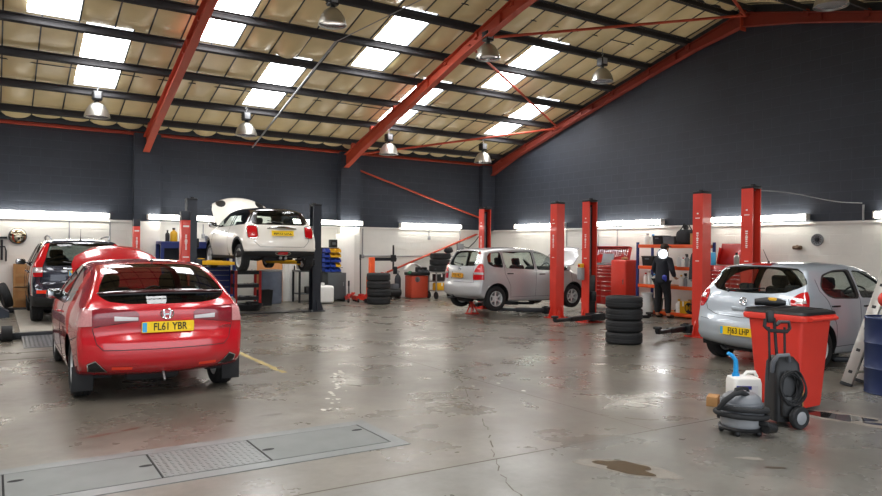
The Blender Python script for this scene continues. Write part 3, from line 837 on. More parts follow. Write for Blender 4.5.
# ---- red five-door hatchback
def civic_cuts(reg, mirror, car):
    rw = mirror([(0, 1.01), (.36, 1.015), (.55, 1.04), (.635, 1.10), (.61, 1.19), (.545, 1.30), (.47, 1.39), (.3, 1.41), (0, 1.415)])
    reg('rear_window', 'privacy', rounded(rw, .03), 'rear', off=-.004, thr=.02)
    reg('windscreen', 'glass', rounded(mirror([(0, .985), (.45, .985), (.68, .99), (.58, 1.33), (.4, 1.385), (0, 1.39)]), .05), 'front', off=-.004, thr=.02)
    for pl, nm in (([(.78, 1.02), (.98, 1.0), (1.62, .955), (1.62, 1.37), (1.25, 1.35)], 'rear_door_window'), ([(1.69, .95), (2.75, .91), (2.72, 1.0), (2.1, 1.36), (1.69, 1.375)], 'front_door_window')):
        reg(nm, 'glass', pl, 'side', (1, -1), off=-.005, r=.05)
    lo = [(.27, .835), (.27, .915), (.31, .95), (.52, .975), (.95, .985), (.95, .79), (.58, .80), (.47, .83)]; cl = (.33, .9, 1, .5)
    reg('tail_lamp', 'lensdull', lo, 'rear', (1, -1), off=.004, inner=True, thr=.02, r=.012, clip=cl)
    reg('tail_lamp_clear', 'lensclear', [(.28, .848), (.28, .88), (.50, .895), (.50, .848)], 'rear', (1, -1), off=.008, inner=True, thr=.02, lab='clear strip of the tail lamp')
    reg('tail_lamp_edge', 'lenspale', [(.70, .80), (.70, .97), (.95, .98), (.95, .79)], 'rear', (1, -1), off=.008, inner=True, thr=.02, clip=cl, lab='pale outer end of the tail lamp')
    reg('bumper_reflector', 'reflector', [(.33, .345), (.33, .378), (.52, .383), (.52, .348)], 'rear', (1, -1), off=.004, inner=True, thr=.02, lab='orange red bumper reflector with its glow put into the colour')
    reg('exhaust_surround', 'chrome', [(.55, .325), (.67, .455), (.745, .42), (.73, .33)], 'rear', (1, -1), off=.006, inner=True, thr=.02, r=.01)
    reg('exhaust_outlet', 'black', [(.572, .337), (.668, .442), (.733, .413), (.72, .34)], 'rear', (1, -1), off=.009, inner=True, thr=.02, r=.01)
    reg('bonnet', M['paint_red'], mirror([(3.22, 0), (3.24, .4), (3.30, .60), (3.75, .60), (4.02, .52), (4.12, .3), (4.14, 0)]), 'top', inner=False, xf=Matrix.Translation((3.22, 0, .985)) @ Matrix.Rotation(radians(-60), 4, 'Y') @ Matrix.Translation((-3.22, 0, -.985)))
    reg('headlamp', 'lensclear', [(.35, .62), (.35, .68), (.8, .78), (.85, .66)], 'front', (1, -1), off=.004, inner=True, r=.02)
    reg('grille', 'black', mirror([(0, .35), (.6, .35), (.55, .5), (0, .5)]), 'front', off=.004, inner=True)
def civic_extra(car, root):
    p = number_plate(car, root, .775, 'FL61 YBR', -.01)
    b = MB(); pts = []
    for k in range(25):
        y = -.64+1.28*k/24; l, n = car.hit('rear', y, 1.14-.02*(abs(y)/.64)**2); pts.append(l+Vector((-.03*(1-(abs(y)/.66)**4), 0, 0)))
    b.tube(pts, [.010+.009*(1-(abs(k-12)/12)**3) for k in range(25)], 8); b.build('rear_spoiler', M['maroon'], root)
    b = MB(); pts = [p+Vector((-.018, 0, -.022)) for p in pts]; b.tube(pts, .008, 6); b.build('spoiler_lip', M['black'], root)
    # H emblem
    l, n = car.hit('rear', 0, .905); F = frame(l+n*.004, (0, -1, 0), (0, 0, 1)); b = MB()
    fr = [(.058*cos(a)*(1.08+.12*sin(a)), .05*sin(a)) for a in np.linspace(0, 2*pi, 20, endpoint=False)]
    b.tube([F @ Vector((x, y, .006)) for x, y in fr], .006, 6, True)
    for sg in (1, -1): b.prism([(sg*.018, -.036), (sg*.034, -.036), (sg*.042, .036), (sg*.025, .036)], .01, F)
    b.prism([(-.025, -.007), (.025, -.007), (.025, .007), (-.025, .007)], .01, F)
    b.build('emblem', M['chrome'], root)
    l, n = car.hit('rear', -.62, .74); text_mesh('i-CTDi', .045, M['chrome'], 'model_script', root, frame(l+n*.006, Vector((.25, -1, 0)), (0, 0, 1)), extrude=.002)
    b = MB()
    for sg in (1, -1):
        car.seam(b, [(sg*.30, .84), (sg*.62, .80), (sg*.70, .78), (sg*.66, .62), (sg*.60, .555), (0, .55)], 'rear', r=.004)
    car.seam(b, [(1.655, 1.39), (1.66, .6), (1.62, .36)], 'side', 1); car.seam(b, [(2.8, .93), (2.85, .7), (2.75, .34), (1.5, .34)], 'side', 1)
    car.seam(b, [(1.655, 1.39), (1.66, .6), (1.62, .36)], 'side', -1); car.seam(b, [(2.8, .93), (2.85, .7), (2.75, .34), (1.5, .34)], 'side', -1)
    car.seam(b, [(.62, .62), (.35, .66), (.2, .70)], 'side', 1); car.seam(b, [(.62, .62), (.35, .66), (.2, .70)], 'side', -1)
    b.build('panel_seam', M['trimdark'], root)
    for sg in (1, -1): bar_handle(car, root, 1.85, .83, sg, M['paint_red'])
    for sg in (1, -1):
        f = MB(); f.box((.735-.36, sg*.76, .24), (.012, .2, .26), bev=.005); f.build('mud_flap', M['rubber'], root)
    b = MB(); b.tube([(.12, .02, .30), (.06, .02, .24), (.03, .02, .22)], .012, 8); b.build('towing_eye', M['galv'], root)
    b = MB(); b.box((3.72, 0, .62), (.6, .9, .3), bev=.05); b.box((3.7, .1, .79), (.4, .5, .08), bev=.03); b.build('engine', M['trimdark'], root)
    aerial(car, root, .95, 0, .05, -.03)
CIVIC = dict(name='hatchback', label='red five-door hatchback with its bonnet up, plate FL61 YBR, parked nearest the pit covers', L=4.25, H=1.46, paint=M['paint_red'],
    prof=[(.5, .22, 0, .04), (.12, .27, .10, .05), (.0, .40, .13, .08), (-.0, .60, .13, .09), (.03, .685, .12, .07), (.075, .72, .10, .05, .04), (.055, .80, .10, .05), (.05, .96, .10, .05), (.10, 1.03, .09, .05), (.17, 1.13, .08, .05), (.46, 1.30, .06, .05), (.76, 1.415, .04, .05), (1.15, 1.45, .035, .05), (1.8, 1.463, .035, .05), (2.3, 1.40, .05, .05), (2.85, 1.17, .09, .05), (3.30, .96, .13, .05, .12), (3.75, .88, .12, .07), (4.06, .74, .17, .09), (4.22, .56, .22, .1), (4.25, .40, .22, .1), (4.15, .22, .15, .06), (3.8, .19, 0, .03)],
    sec=[(.15, .80), (.3, .85), (.5, .876), (.68, .8825), (.82, .868), (1.0, .825)], plan=[(-.2, .12), (.0, .085), (.25, .04), (.6, .01), (1.2, 0), (3, 0), (3.6, .03), (4.0, .10), (4.25, .18)], gplan=[(0, .32), (.5, .16), (1.0, .06), (1.6, 0), (2.4, 0), (3.2, .1)],
    belt=(.94, -.015), tumble=(.36, .22), axles=(.735, 3.37), R=.315, rr=.205, tw=.205, zw=.32, Ra=.355, rim=dict(spokes=7, sw=.04), cowl=3.3, mirror=(2.72, .95), mirror_off=.04, mirror_mat=M['gloss_black'], cuts=civic_cuts, extra=civic_extra)

# ---- charcoal estate / SUV
def crv_cuts(reg, mirror, car):
    reg('rear_window', 'privacy', mirror([(0, 1.13), (.62, 1.13), (.655, 1.2), (.60, 1.52), (.52, 1.575), (0, 1.585)]), 'rear', off=-.004, thr=.02, r=.03)
    reg('windscreen', 'glass', mirror([(0, 1.12), (.6, 1.12), (.7, 1.14), (.58, 1.53), (0, 1.57)]), 'front', off=-.004, thr=.02, r=.05)
    for pl, nm in (([(.42, 1.16), (1.02, 1.13), (1.02, 1.53), (.62, 1.49)], 'quarter_window'), ([(1.08, 1.13), (1.9, 1.10), (1.9, 1.56), (1.08, 1.54)], 'rear_door_window'), ([(1.97, 1.10), (2.98, 1.07), (2.90, 1.18), (2.35, 1.53), (1.97, 1.56)], 'front_door_window')):
        reg(nm, 'glass', pl, 'side', (1, -1), off=-.005, r=.05)
    lamp = [(.70, .92), (.70, 1.12), (.655, 1.25), (.57, 1.58), (.66, 1.60), (.95, 1.3), (.95, .92)]; cl = (.24, 1.0, 1, -.34)
    reg('tail_lamp', 'lensred', lamp, 'rear', (1, -1), off=.006, inner=True, thr=.02, r=.015, clip=cl)
    reg('tail_lamp_clear', 'lensclear', [(.705, 1.0), (.705, 1.1), (.95, 1.1), (.95, 1.0)], 'rear', (1, -1), off=.010, inner=True, thr=.02, clip=cl, lab='clear band of the tail lamp')
    reg('bumper_reflector', 'reflector', [(.55, .60), (.55, .66), (.80, .66), (.80, .60)], 'rear', (1, -1), off=.006, inner=True, thr=.02, lab='orange red bumper reflector with its glow put into the colour')
    reg('bumper_guard', 'cladding', mirror([(0, .20), (.95, .20), (.95, .56), (.5, .5), (0, .5)]), 'rear', off=.004, inner=True, thr=.02, lab='black lower bumper')
    reg('sill_guard', 'cladding', [(1.3, .2), (3.2, .2), (3.2, .42), (1.3, .42)], 'side', (1, -1), off=.004, inner=True)
    reg('headlamp', 'lensclear', [(.45, .82), (.45, .95), (.85, 1.0), (.9, .85)], 'front', (1, -1), off=.004, inner=True, r=.02)
    reg('grille', 'black', mirror([(0, .5), (.6, .5), (.5, .8), (0, .8)]), 'front', off=.004, inner=True)
def crv_extra(car, root):
    number_plate(car, root, .98, 'FN58', 0., band=True)
    for o in children(children(root)[-1] if False else root): pass
    b = MB()
    for sg in (1, -1): b.tube([(.75, sg*.52, 1.64), (.8, sg*.55, 1.705), (1.4, sg*.57, 1.73), (2.2, sg*.56, 1.70), (2.3, sg*.54, 1.64)], .017, 8)
    b.build('roof_rail', M['galv'], root)
    b = MB(); l, n = car.hit('rear', 0, 1.07); b.box(l+n*.012, (.03, .72, .04), bev=.01); b.build('tailgate_garnish', M['chrome'], root)
    b = MB()
    car.seam(b, [(-.66, 1.58), (-.68, 1.1), (-.72, .78), (.72, .78), (.68, 1.1), (.66, 1.58)], 'rear', r=.004)
    for sg in (1, -1):
        car.seam(b, [(1.05, 1.56), (1.05, .9), (1.3, .6), (1.3, .4)], 'side', sg); car.seam(b, [(1.935, 1.58), (1.94, .4)], 'side', sg); car.seam(b, [(3.0, 1.06), (3.0, .42)], 'side', sg)
        for x in (1.2, 2.1): bar_handle(car, root, x, .98, sg, M['paint_dark'])
    b.build('panel_seam', M['trimdark'], root)
    rear_wiper(car, root, 1.15); aerial(car, root, .75, 0, .22, -.05)
    b = MB(); b.cyl((.05, -.55, .34), (.3, -.55, .34), .035); b.build('exhaust_pipe', M['steel'], root)
CRV = dict(name='estate_car', label='charcoal high-roofed estate car with tall red tail lamps on the four-post lift', L=4.53, H=1.675, paint=M['paint_dark'],
    prof=[(.6, .28, 0, .05), (.12, .33, .1, .05), (.0, .47, .13, .08), (.0, .66, .13, .08), (.05, .74, .11, .06), (.10, .80, .09, .05, .04), (.10, .95, .09, .06), (.13, 1.11, .08, .06), (.28, 1.45, .06, .06), (.36, 1.60, .05, .06, .08), (.7, 1.655, .04, .06), (1.3, 1.675, .04, .06), (2.0, 1.665, .04, .06), (2.55, 1.57, .05, .06), (3.05, 1.27, .1, .06), (3.42, 1.09, .13, .06, .12), (3.95, 1.01, .12, .08), (4.32, .89, .16, .1), (4.50, .68, .2, .1), (4.53, .45, .2, .1), (4.4, .28, .12, .06), (4.0, .25, 0, .04)],
    sec=[(.2, .84), (.4, .885), (.6, .905), (.8, .91), (1.0, .895), (1.2, .87)], plan=[(-.2, .10), (0, .07), (.3, .02), (.7, 0), (3.3, 0), (3.9, .03), (4.3, .12), (4.53, .2)], gplan=[(0, .10), (.8, .04), (1.4, 0), (2.6, 0), (3.3, .1)],
    belt=(1.13, -.02), tumble=(.32, .2), axles=(.96, 3.58), R=.345, rr=.22, tw=.225, zw=.36, Ra=.40, clad=True, rim=dict(spokes=6, sw=.05), cowl=3.4, mirror=(2.85, 1.13), mirror_mat=M['gloss_black'], cuts=crv_cuts, extra=crv_extra)

# ---- silver tall hatchback on the red lift
def jazz_cuts(reg, mirror, car):
    reg('rear_window', 'glass', mirror([(0, 1.06), (.48, 1.07), (.60, 1.10), (.60, 1.2), (.53, 1.39), (.47, 1.425), (0, 1.435)]), 'rear', off=-.004, thr=.02, r=.04)
    reg('windscreen', 'glass', mirror([(0, 1.03), (.55, 1.03), (.66, 1.05), (.52, 1.41), (0, 1.45)]), 'front', off=-.004, thr=.02, r=.05)
    for pl, nm in (([(.38, 1.12), (.52, 1.05), (.80, 1.03), (.80, 1.40), (.5, 1.385), (.40, 1.30)], 'quarter_window'), ([(.87, 1.02), (1.76, .98), (1.76, 1.42), (.87, 1.41)], 'rear_door_window'), ([(1.84, .98), (2.92, .94), (2.90, .99), (2.45, 1.30), (2.28, 1.39), (1.84, 1.42)], 'front_door_window')):
        reg(nm, 'glass', pl, 'side', (1, -1), off=-.005, r=.05)
    reg('tail_lamp', 'lensred', [(.53, .74), (.53, .90), (.60, 1.06), (.64, 1.12), (.9, 1.10), (.9, .75)], 'rear', (1, -1), off=.006, inner=True, thr=.02, r=.02, clip=(.24, .9, 1, -.05))
    reg('tail_lamp_clear', 'lensclear', [(.54, .87), (.55, .92), (.9, .92), (.9, .87)], 'rear', (1, -1), off=.010, inner=True, thr=.02, clip=(.22, .9, 1, -.05), lab='clear band of the tail lamp')
    reg('plate_recess', 'paint_silver', mirror([(0, .74), (.36, .74), (.34, .92), (0, .92)]), 'rear', off=-.012, inner=True, thr=.02, r=.02)
    reg('bumper_strip', 'midgrey', mirror([(0, .30), (.62, .30), (.62, .35), (0, .35)]), 'rear', off=.004, inner=True, thr=.3)
    reg('bonnet', M['paint_silver'], mirror([(3.10, 0), (3.12, .4), (3.18, .60), (3.5, .60), (3.70, .5), (3.74, 0)]), 'top', xf=Matrix.Translation((3.1, 0, 1.06)) @ Matrix.Rotation(radians(-72), 4, 'Y') @ Matrix.Translation((-3.1, 0, -1.06)))
    reg('headlamp', 'lensclear', [(.4, .66), (.4, .76), (.75, .9), (.82, .72)], 'front', (1, -1), off=.004, inner=True, r=.03)
    reg('grille', 'black', mirror([(0, .32), (.5, .32), (.45, .5), (0, .5)]), 'front', off=.004, inner=True)
def jazz_extra(car, root):
    number_plate(car, root, .83, 'FY05 VKZ', .06, w=.46, pm='platewarm', band=False)
    b = MB()
    for sg in (1, -1):
        car.seam(b, [(.835, 1.42), (.835, .9), (1.0, .6), (1.02, .36)], 'side', sg); car.seam(b, [(1.80, 1.44), (1.80, .9), (1.78, .33)], 'side', sg); car.seam(b, [(2.96, .95), (3.0, .7), (2.95, .34), (1.0, .33)], 'side', sg)
        bar_handle(car, root, .98, .89, sg, M['black']); bar_handle(car, root, 1.98, .87, sg, M['black'])
    car.seam(b, [(-.5, 1.06), (-.52, .80), (-.56, .68), (.56, .68), (.52, .80), (.5, 1.06)], 'rear', r=.004)
    b.build('panel_seam', M['trimdark'], root)
    l, n = car.hit('rear', 0, .99); F = frame(l+n*.004, (0, -1, 0), (0, 0, 1)); b = MB()
    b.tube([F @ Vector((.045*cos(a)*(1.05+.12*sin(a)), .042*sin(a), .006)) for a in np.linspace(0, 2*pi, 18, endpoint=False)], .006, 6, True)
    for sg in (1, -1): b.prism([(sg*.014, -.03), (sg*.027, -.03), (sg*.034, .03), (sg*.02, .03)], .01, F)
    b.prism([(-.02, -.006), (.02, -.006), (.02, .006), (-.02, .006)], .01, F); b.build('emblem', M['chrome'], root)
    rear_wiper(car, root, 1.09)
    b = MB(); b.cyl((.03, .42, .27), (.35, .42, .29), .028); b.build('exhaust_pipe', M['steel'], root)
    b = MB(); l, n = car.hit('rear', .25, .33); b.box(l+n*.01, (.05, .06, .1), bev=.02); b.build('tow_cover', M['black'], root)
    b = MB(); b.box((3.4, 0, .66), (.4, .9, .3), bev=.05); b.build('engine', M['trimdark'], root)
JAZZ = dict(name='hatchback', label='silver tall hatchback raised a little between the two furthest red lift posts', L=3.83, H=1.525, paint=M['paint_silver'],
    prof=[(.45, .24, 0, .04), (.10, .29, .08, .05), (.0, .40, .11, .08), (.0, .56, .11, .08), (.03, .65, .10, .06), (.07, .70, .09, .05, .05), (.07, .85, .09, .06), (.10, 1.03, .08, .06), (.22, 1.25, .06, .06), (.31, 1.44, .05, .06, .06), (.42, 1.485, .04, .06), (.9, 1.515, .035, .06), (1.5, 1.53, .035, .06), (2.0, 1.50, .04, .06), (2.5, 1.33, .07, .06), (3.1, 1.03, .12, .06, .12), (3.45, .93, .12, .07), (3.68, .81, .15, .09), (3.81, .62, .18, .1), (3.83, .42, .18, .1), (3.74, .22, .12, .06), (3.4, .19, 0, .03)],
    sec=[(.15, .77), (.3, .81), (.5, .83), (.7, .8375), (.9, .825), (1.05, .805)], plan=[(-.2, .09), (0, .06), (.3, .02), (.6, 0), (2.9, 0), (3.3, .03), (3.65, .10), (3.83, .17)], gplan=[(0, .12), (.7, .04), (1.2, 0), (2.2, 0), (3.0, .1)],
    belt=(1.02, -.03), tumble=(.30, .2), axles=(.61, 3.06), R=.295, rr=.185, tw=.185, zw=.325, Ra=.345, sag=.0, rim=dict(spokes=6, sw=.035), cowl=3.1, mirror=(2.72, .98), cuts=jazz_cuts, extra=jazz_extra)

# ---- silver hatchback behind the red bin
def corsa_cuts(reg, mirror, car):
    reg('rear_window', 'glass', mirror([(0, 1.04), (.35, 1.045), (.54, 1.07), (.65, 1.125), (.725, 1.185), (.70, 1.235), (.61, 1.345), (.53, 1.395), (.3, 1.41), (0, 1.415)]), 'rear', off=-.004, thr=.01, r=.015)
    reg('windscreen', 'glass', mirror([(0, 1.0), (.55, 1.0), (.68, 1.02), (.54, 1.37), (0, 1.42)]), 'front', off=-.004, thr=.02, r=.05)
    reg('rear_door_trim', 'black', [(.70, 1.14), (.80, 1.03), (.95, .985), (1.63, .965), (1.63, 1.385), (1.2, 1.375), (.86, 1.31)], 'side', (1, -1), off=.001, inner=True, r=.07)
    for pl, nm in (([(.73, 1.14), (.82, 1.05), (.97, 1.005), (1.56, .985), (1.56, 1.365), (1.2, 1.355), (.88, 1.29)], 'rear_door_window'), ([(1.68, .98), (2.72, .95), (2.70, .99), (2.32, 1.25), (2.12, 1.345), (1.68, 1.37)], 'front_door_window')):
        reg(nm, 'glass', pl, 'side', (1, -1), off=-.005, r=.06)
    reg('tail_lamp', 'lensred', [(.625, .98), (.68, 1.05), (.74, 1.085), (.95, 1.09), (.95, .80), (.72, .80), (.66, .87)], 'rear', (1, -1), off=.006, inner=True, thr=.02, r=.03, clip=(.36, .95, 1, -.25))
    reg('tail_lamp_clear', 'lensclear', [(.69, .93), (.70, .99), (.95, 1.0), (.95, .94)], 'rear', (1, -1), off=.010, inner=True, thr=.02, clip=(.30, .95, 1, -.25), lab='clear patch in the tail lamp')
    reg('brake_light', 'lensred', mirror([(0, 1.425), (.15, 1.425), (.15, 1.458), (0, 1.46)]), 'rear', off=.006, inner=True, thr=.01, lab='dark red high brake light')
    reg('headlamp', 'lensclear', [(.4, .66), (.4, .76), (.75, .9), (.82, .72)], 'front', (1, -1), off=.004, inner=True, r=.03)
    reg('grille', 'black', mirror([(0, .32), (.5, .32), (.45, .5), (0, .5)]), 'front', off=.004, inner=True)
def corsa_extra(car, root):
    number_plate(car, root, .50, 'FJ63 LHP', 0., w=.55, h=.118)
    l, n = car.hit('rear', 0, .915); F = frame(l+n*.004, (0, -1, 0), Vector((0, 0, 1))-n*n.z); b = MB()
    b.tube([F @ Vector((.052*cos(a), .052*sin(a), .008)) for a in np.linspace(0, 2*pi, 24, endpoint=False)], .008, 8, True)
    b.prism([(-.035, -.03), (-.012, -.012), (-.03, .03), (-.005, .012), (.03, .038), (.012, .0), (.038, -.012), (.01, -.018), (.0, -.036), (-.012, -.026)], .01, F)
    b.build('emblem', M['chrome'], root)
    b = MB(); l, n = car.hit('rear', -.0, .81); b.box(l+n*.008, (.03, .34, .05), bev=.012); b.build('tailgate_handle', M['paint_silverblue'], root)
    b = MB()
    car.seam(b, [(-.60, .985), (-.66, .86), (-.62, .77), (-.45, .71), (0, .69), (.45, .71), (.62, .77), (.66, .86), (.60, .985)], 'rear', r=.004)
    for sg in (1, -1):
        car.seam(b, [(.66, 1.25), (.66, 1.1), (.80, .95), (.98, .62), (1.02, .33)], 'side', sg); car.seam(b, [(1.62, 1.40), (1.64, .9), (1.60, .33)], 'side', sg); car.seam(b, [(2.8, .95), (2.86, .7), (2.8, .33), (1.0, .32)], 'side', sg)
        bar_handle(car, root, .95, .88, sg, M['black']); bar_handle(car, root, 1.80, .86, sg, M['black'])
        car.seam(b, [(.04, .62), (.3, .66), (.34, .8)], 'side', sg)
    b.build('panel_seam', M['trimdark'], root)
    rear_wiper(car, root, 1.055, .30, -.25); aerial(car, root, .72, 0, .20, -.14)
CORSA = dict(name='hatchback', label='silver-blue hatchback with plate FJ63 LHP standing behind the red bin', L=4.0, H=1.488, paint=M['paint_silverblue'],
    prof=[(.5, .20, 0, .04), (.14, .25, .10, .05), (.02, .36, .14, .09), (.0, .50, .15, .10), (.02, .64, .14, .09), (.09, .715, .12, .06, .06), (.11, .80, .11, .06), (.13, .94, .11, .06), (.18, 1.03, .11, .05), (.36, 1.25, .10, .05), (.50, 1.405, .08, .05, .05), (.56, 1.45, .05, .05), (.95, 1.475, .04, .06), (1.5, 1.49, .035, .06), (2.0, 1.46, .04, .06), (2.5, 1.29, .07, .06), (3.05, 1.01, .12, .06, .12), (3.45, .93, .12, .07), (3.80, .80, .16, .09), (3.96, .60, .2, .1), (4.0, .42, .2, .1), (3.9, .22, .12, .06), (3.5, .19, 0, .03)],
    sec=[(.15, .78), (.3, .825), (.5, .85), (.68, .857), (.85, .845), (1.0, .825), (1.2, .82)], plan=[(-.2, .10), (0, .07), (.3, .02), (.6, 0), (2.9, 0), (3.4, .03), (3.8, .11), (4.0, .18)], gplan=[(0, .16), (.8, .04), (1.3, 0), (2.2, 0), (3.0, .1)],
    belt=(1.0, -.02), tumble=(.30, .25), axles=(.67, 3.18), R=.30, rr=.19, tw=.195, zw=.31, Ra=.345, rim=dict(spokes=7, sw=.03, cover=True), cowl=3.05, mirror=(2.58, .98), cuts=corsa_cuts, extra=corsa_extra)

# ---- cream three-door on the dark lift
def mini_cuts(reg, mirror, car):
    reg('roof', 'gloss_black', [(.30, 1.285), (3.0, 1.285), (3.0, 1.6), (.30, 1.6)], 'side', (1, -1), inner=True, thr=-.3, lab='gloss black roof')
    reg('roof_panel', 'gloss_black', [(.36, -.75), (2.42, -.75), (2.42, .75), (.36, .75)], 'top', inner=True, thr=.45, lab='gloss black roof')
    reg('pillar_trim', 'gloss_black', [(.30, 1.04), (.42, .99), (2.75, .955), (2.65, 1.05), (2.2, 1.30), (.30, 1.30)], 'side', (1, -1), inner=True, thr=.05)
    reg('window_frame', 'gloss_black', mirror([(0, .985), (.53, .985), (.63, 1.02), (.61, 1.2), (.60, 1.42), (0, 1.42)]), 'rear', inner=True, thr=.03)
    reg('rear_window', 'glass', mirror([(0, 1.01), (.44, 1.01), (.52, 1.05), (.49, 1.22), (.45, 1.285), (0, 1.30)]), 'rear', off=-.004, thr=.02, r=.04)
    reg('windscreen', 'glass', mirror([(0, .98), (.5, .98), (.62, 1.0), (.54, 1.27), (0, 1.31)]), 'front', off=-.004, thr=.02, r=.05)
    for pl, nm in (([(.48, 1.06), (.60, 1.01), (1.32, .985), (1.32, 1.27), (.60, 1.26)], 'quarter_window'), ([(1.40, .985), (2.62, .96), (2.55, 1.05), (2.18, 1.26), (1.40, 1.275)], 'door_window')):
        reg(nm, 'glass', pl, 'side', (1, -1), off=-.005, r=.04)
    reg('tail_lamp', 'lensred', [(.535, .72), (.535, .93), (.57, .96), (.71, .96), (.745, .93), (.745, .72), (.71, .69), (.57, .69)], 'rear', (1, -1), off=.008, inner=True, thr=.02, r=.03)
    reg('bumper_guard', 'cladding', mirror([(0, .2), (.9, .2), (.9, .40), (.5, .41), (0, .41)]), 'rear', off=.004, inner=True, thr=.02, lab='black lower bumper')
    reg('fog_light', 'lensred', mirror([(0, .335), (.1, .335), (.12, .36), (.1, .395), (0, .395)]), 'rear', off=.010, inner=True, thr=.02)
    reg('sill_guard', 'cladding', [(.9, .15), (2.85, .15), (2.85, .30), (.9, .30)], 'side', (1, -1), off=.004, inner=True)
    hx = Matrix.Translation((2.72, 0, 1.0)) @ Matrix.Rotation(radians(-62), 4, 'Y') @ Matrix.Translation((-2.72, 0, -1.0))
    reg('bonnet', M['paint_cream'], mirror([(2.72, 0), (2.74, .5), (2.82, .74), (3.3, .74), (3.62, .66), (3.73, .4), (3.77, 0)]), 'top', xf=hx)
    hole = [(3.50+.14*cos(a), .50+.115*sin(a)) for a in np.linspace(0, 2*pi, 18, endpoint=False)]
    reg('headlamp_opening', 'black', hole, 'top', (1, -1), off=.004, xf=hx, lab='round headlamp opening in the bonnet')
    reg('grille', 'black', mirror([(0, .32), (.5, .32), (.45, .5), (0, .5)]), 'front', off=.004, inner=True)
def mini_extra(car, root):
    number_plate(car, root, .795, 'MA15 UXZ', 0., w=.50, h=.115, band=False)
    b = MB(); l, n = car.hit('rear', 0, .895); pts = []
    for k in range(13):
        y = -.33+.66*k/12; l, n = car.hit('rear', y, .895+.015*cos(y*4)); pts.append(l+n*.012)
    b.tube(pts, [.016+.026*sin(pi*k/12) for k in range(13)], 8); b.build('tailgate_handle', M['chrome'], root)
    b = MB(); l, n = car.hit('rear', 0, .365); b.tube([l+n*.014+Vector((0, .17*cos(a), .042*sin(a))) for a in np.linspace(0, 2*pi, 20, endpoint=False)], .009, 6, True); b.build('fog_light_surround', M['chrome'], root)
    for sg in (1, -1):
        b = MB(); pts = []
        for (y, z) in rounded([(.535, .69), (.745, .69), (.745, .96), (.535, .96)], .05):
            l, n = car.hit('rear', sg*y, z); pts.append(l+n*.008)
        b.tube(pts, .008, 6, True); b.build('lamp_surround', M['chrome'], root)
    b = MB()
    car.seam(b, [(-.64, .99), (-.62, .62), (-.5, .50), (.5, .50), (.62, .62), (.64, .99)], 'rear', r=.004)
    for sg in (1, -1):
        car.seam(b, [(1.36, 1.28), (1.36, .8), (1.28, .32)], 'side', sg); car.seam(b, [(2.66, .95), (2.7, .6), (2.62, .32)], 'side', sg); bar_handle(car, root, 1.55, .84, sg, M['chrome'])
    b.build('panel_seam', M['trimdark'], root)
    b = MB(); b.box((3.25, 0, .66), (.6, 1.0, .34), bev=.06); b.box((3.2, .1, .86), (.4, .5, .08), bev=.03); b.build('engine', M['trimdark'], root)
    b = MB()
    for y in (-.06, .06): b.cyl((.02, y, .26), (.3, y, .28), .035)
    b.build('exhaust_pipe', M['chrome'], root)
    rear_wiper(car, root, 1.02, -.02, .3)
    l, n = car.hit('rear', -.56, .70); text_mesh('ONE', .05, M['chrome'], 'model_script', root, frame(l+n*.006, Vector((.1, -1, 0)), (0, 0, 1)), extrude=.002)
MINI = dict(name='hatchback', label='cream three-door hatchback with black roof and raised bonnet, up on the dark lift', L=3.82, H=1.414, paint=M['paint_cream'],
    prof=[(.45, .25, 0, .04), (.10, .29, .09, .06), (.0, .40, .13, .09), (.0, .54, .14, .10), (.03, .66, .13, .09), (.07, .74, .12, .08), (.10, .86, .11, .08), (.15, .97, .10, .07), (.25, 1.13, .08, .06), (.35, 1.32, .06, .06, .06), (.45, 1.365, .05, .06), (.9, 1.40, .04, .06), (1.4, 1.414, .04, .06), (1.95, 1.395, .05, .06), (2.35, 1.27, .07, .06), (2.72, 1.0, .10, .06, .08), (3.2, .95, .10, .09), (3.6, .87, .16, .1), (3.79, .68, .2, .1), (3.82, .45, .2, .1), (3.72, .25, .12, .06), (3.3, .20, 0, .03)],
    sec=[(.15, .78), (.3, .83), (.5, .862), (.66, .8635), (.85, .825), (1.0, .77)], plan=[(-.2, .11), (0, .075), (.3, .02), (.6, 0), (2.8, 0), (3.2, .02), (3.6, .11), (3.82, .2)], gplan=[(0, .25), (.7, .10), (1.2, 0.02), (2.2, 0), (2.8, .08)],
    belt=(.97, -.015), tumble=(.38, .3), axles=(.60, 3.095), R=.305, rr=.215, tw=.195, zw=.33, Ra=.35, clad=True, sag=.05, rim=dict(spokes=8, sw=.045), cowl=2.72, mirror=(2.42, .99), mirror_mat=M['gloss_black'], cuts=mini_cuts, extra=mini_extra)
make_car(CIVIC, (1.53, 7.65), radians(90))
make_car(CRV, (1.48, 15.3), radians(90), .075)
make_car(MINI, (5.33, 14.7), radians(90), 1.12)
make_car(JAZZ, (9.40, 13.93), 0., .15)
make_car(CORSA, (8.81, 5.97), 0.)
TUBE_E = 18.0
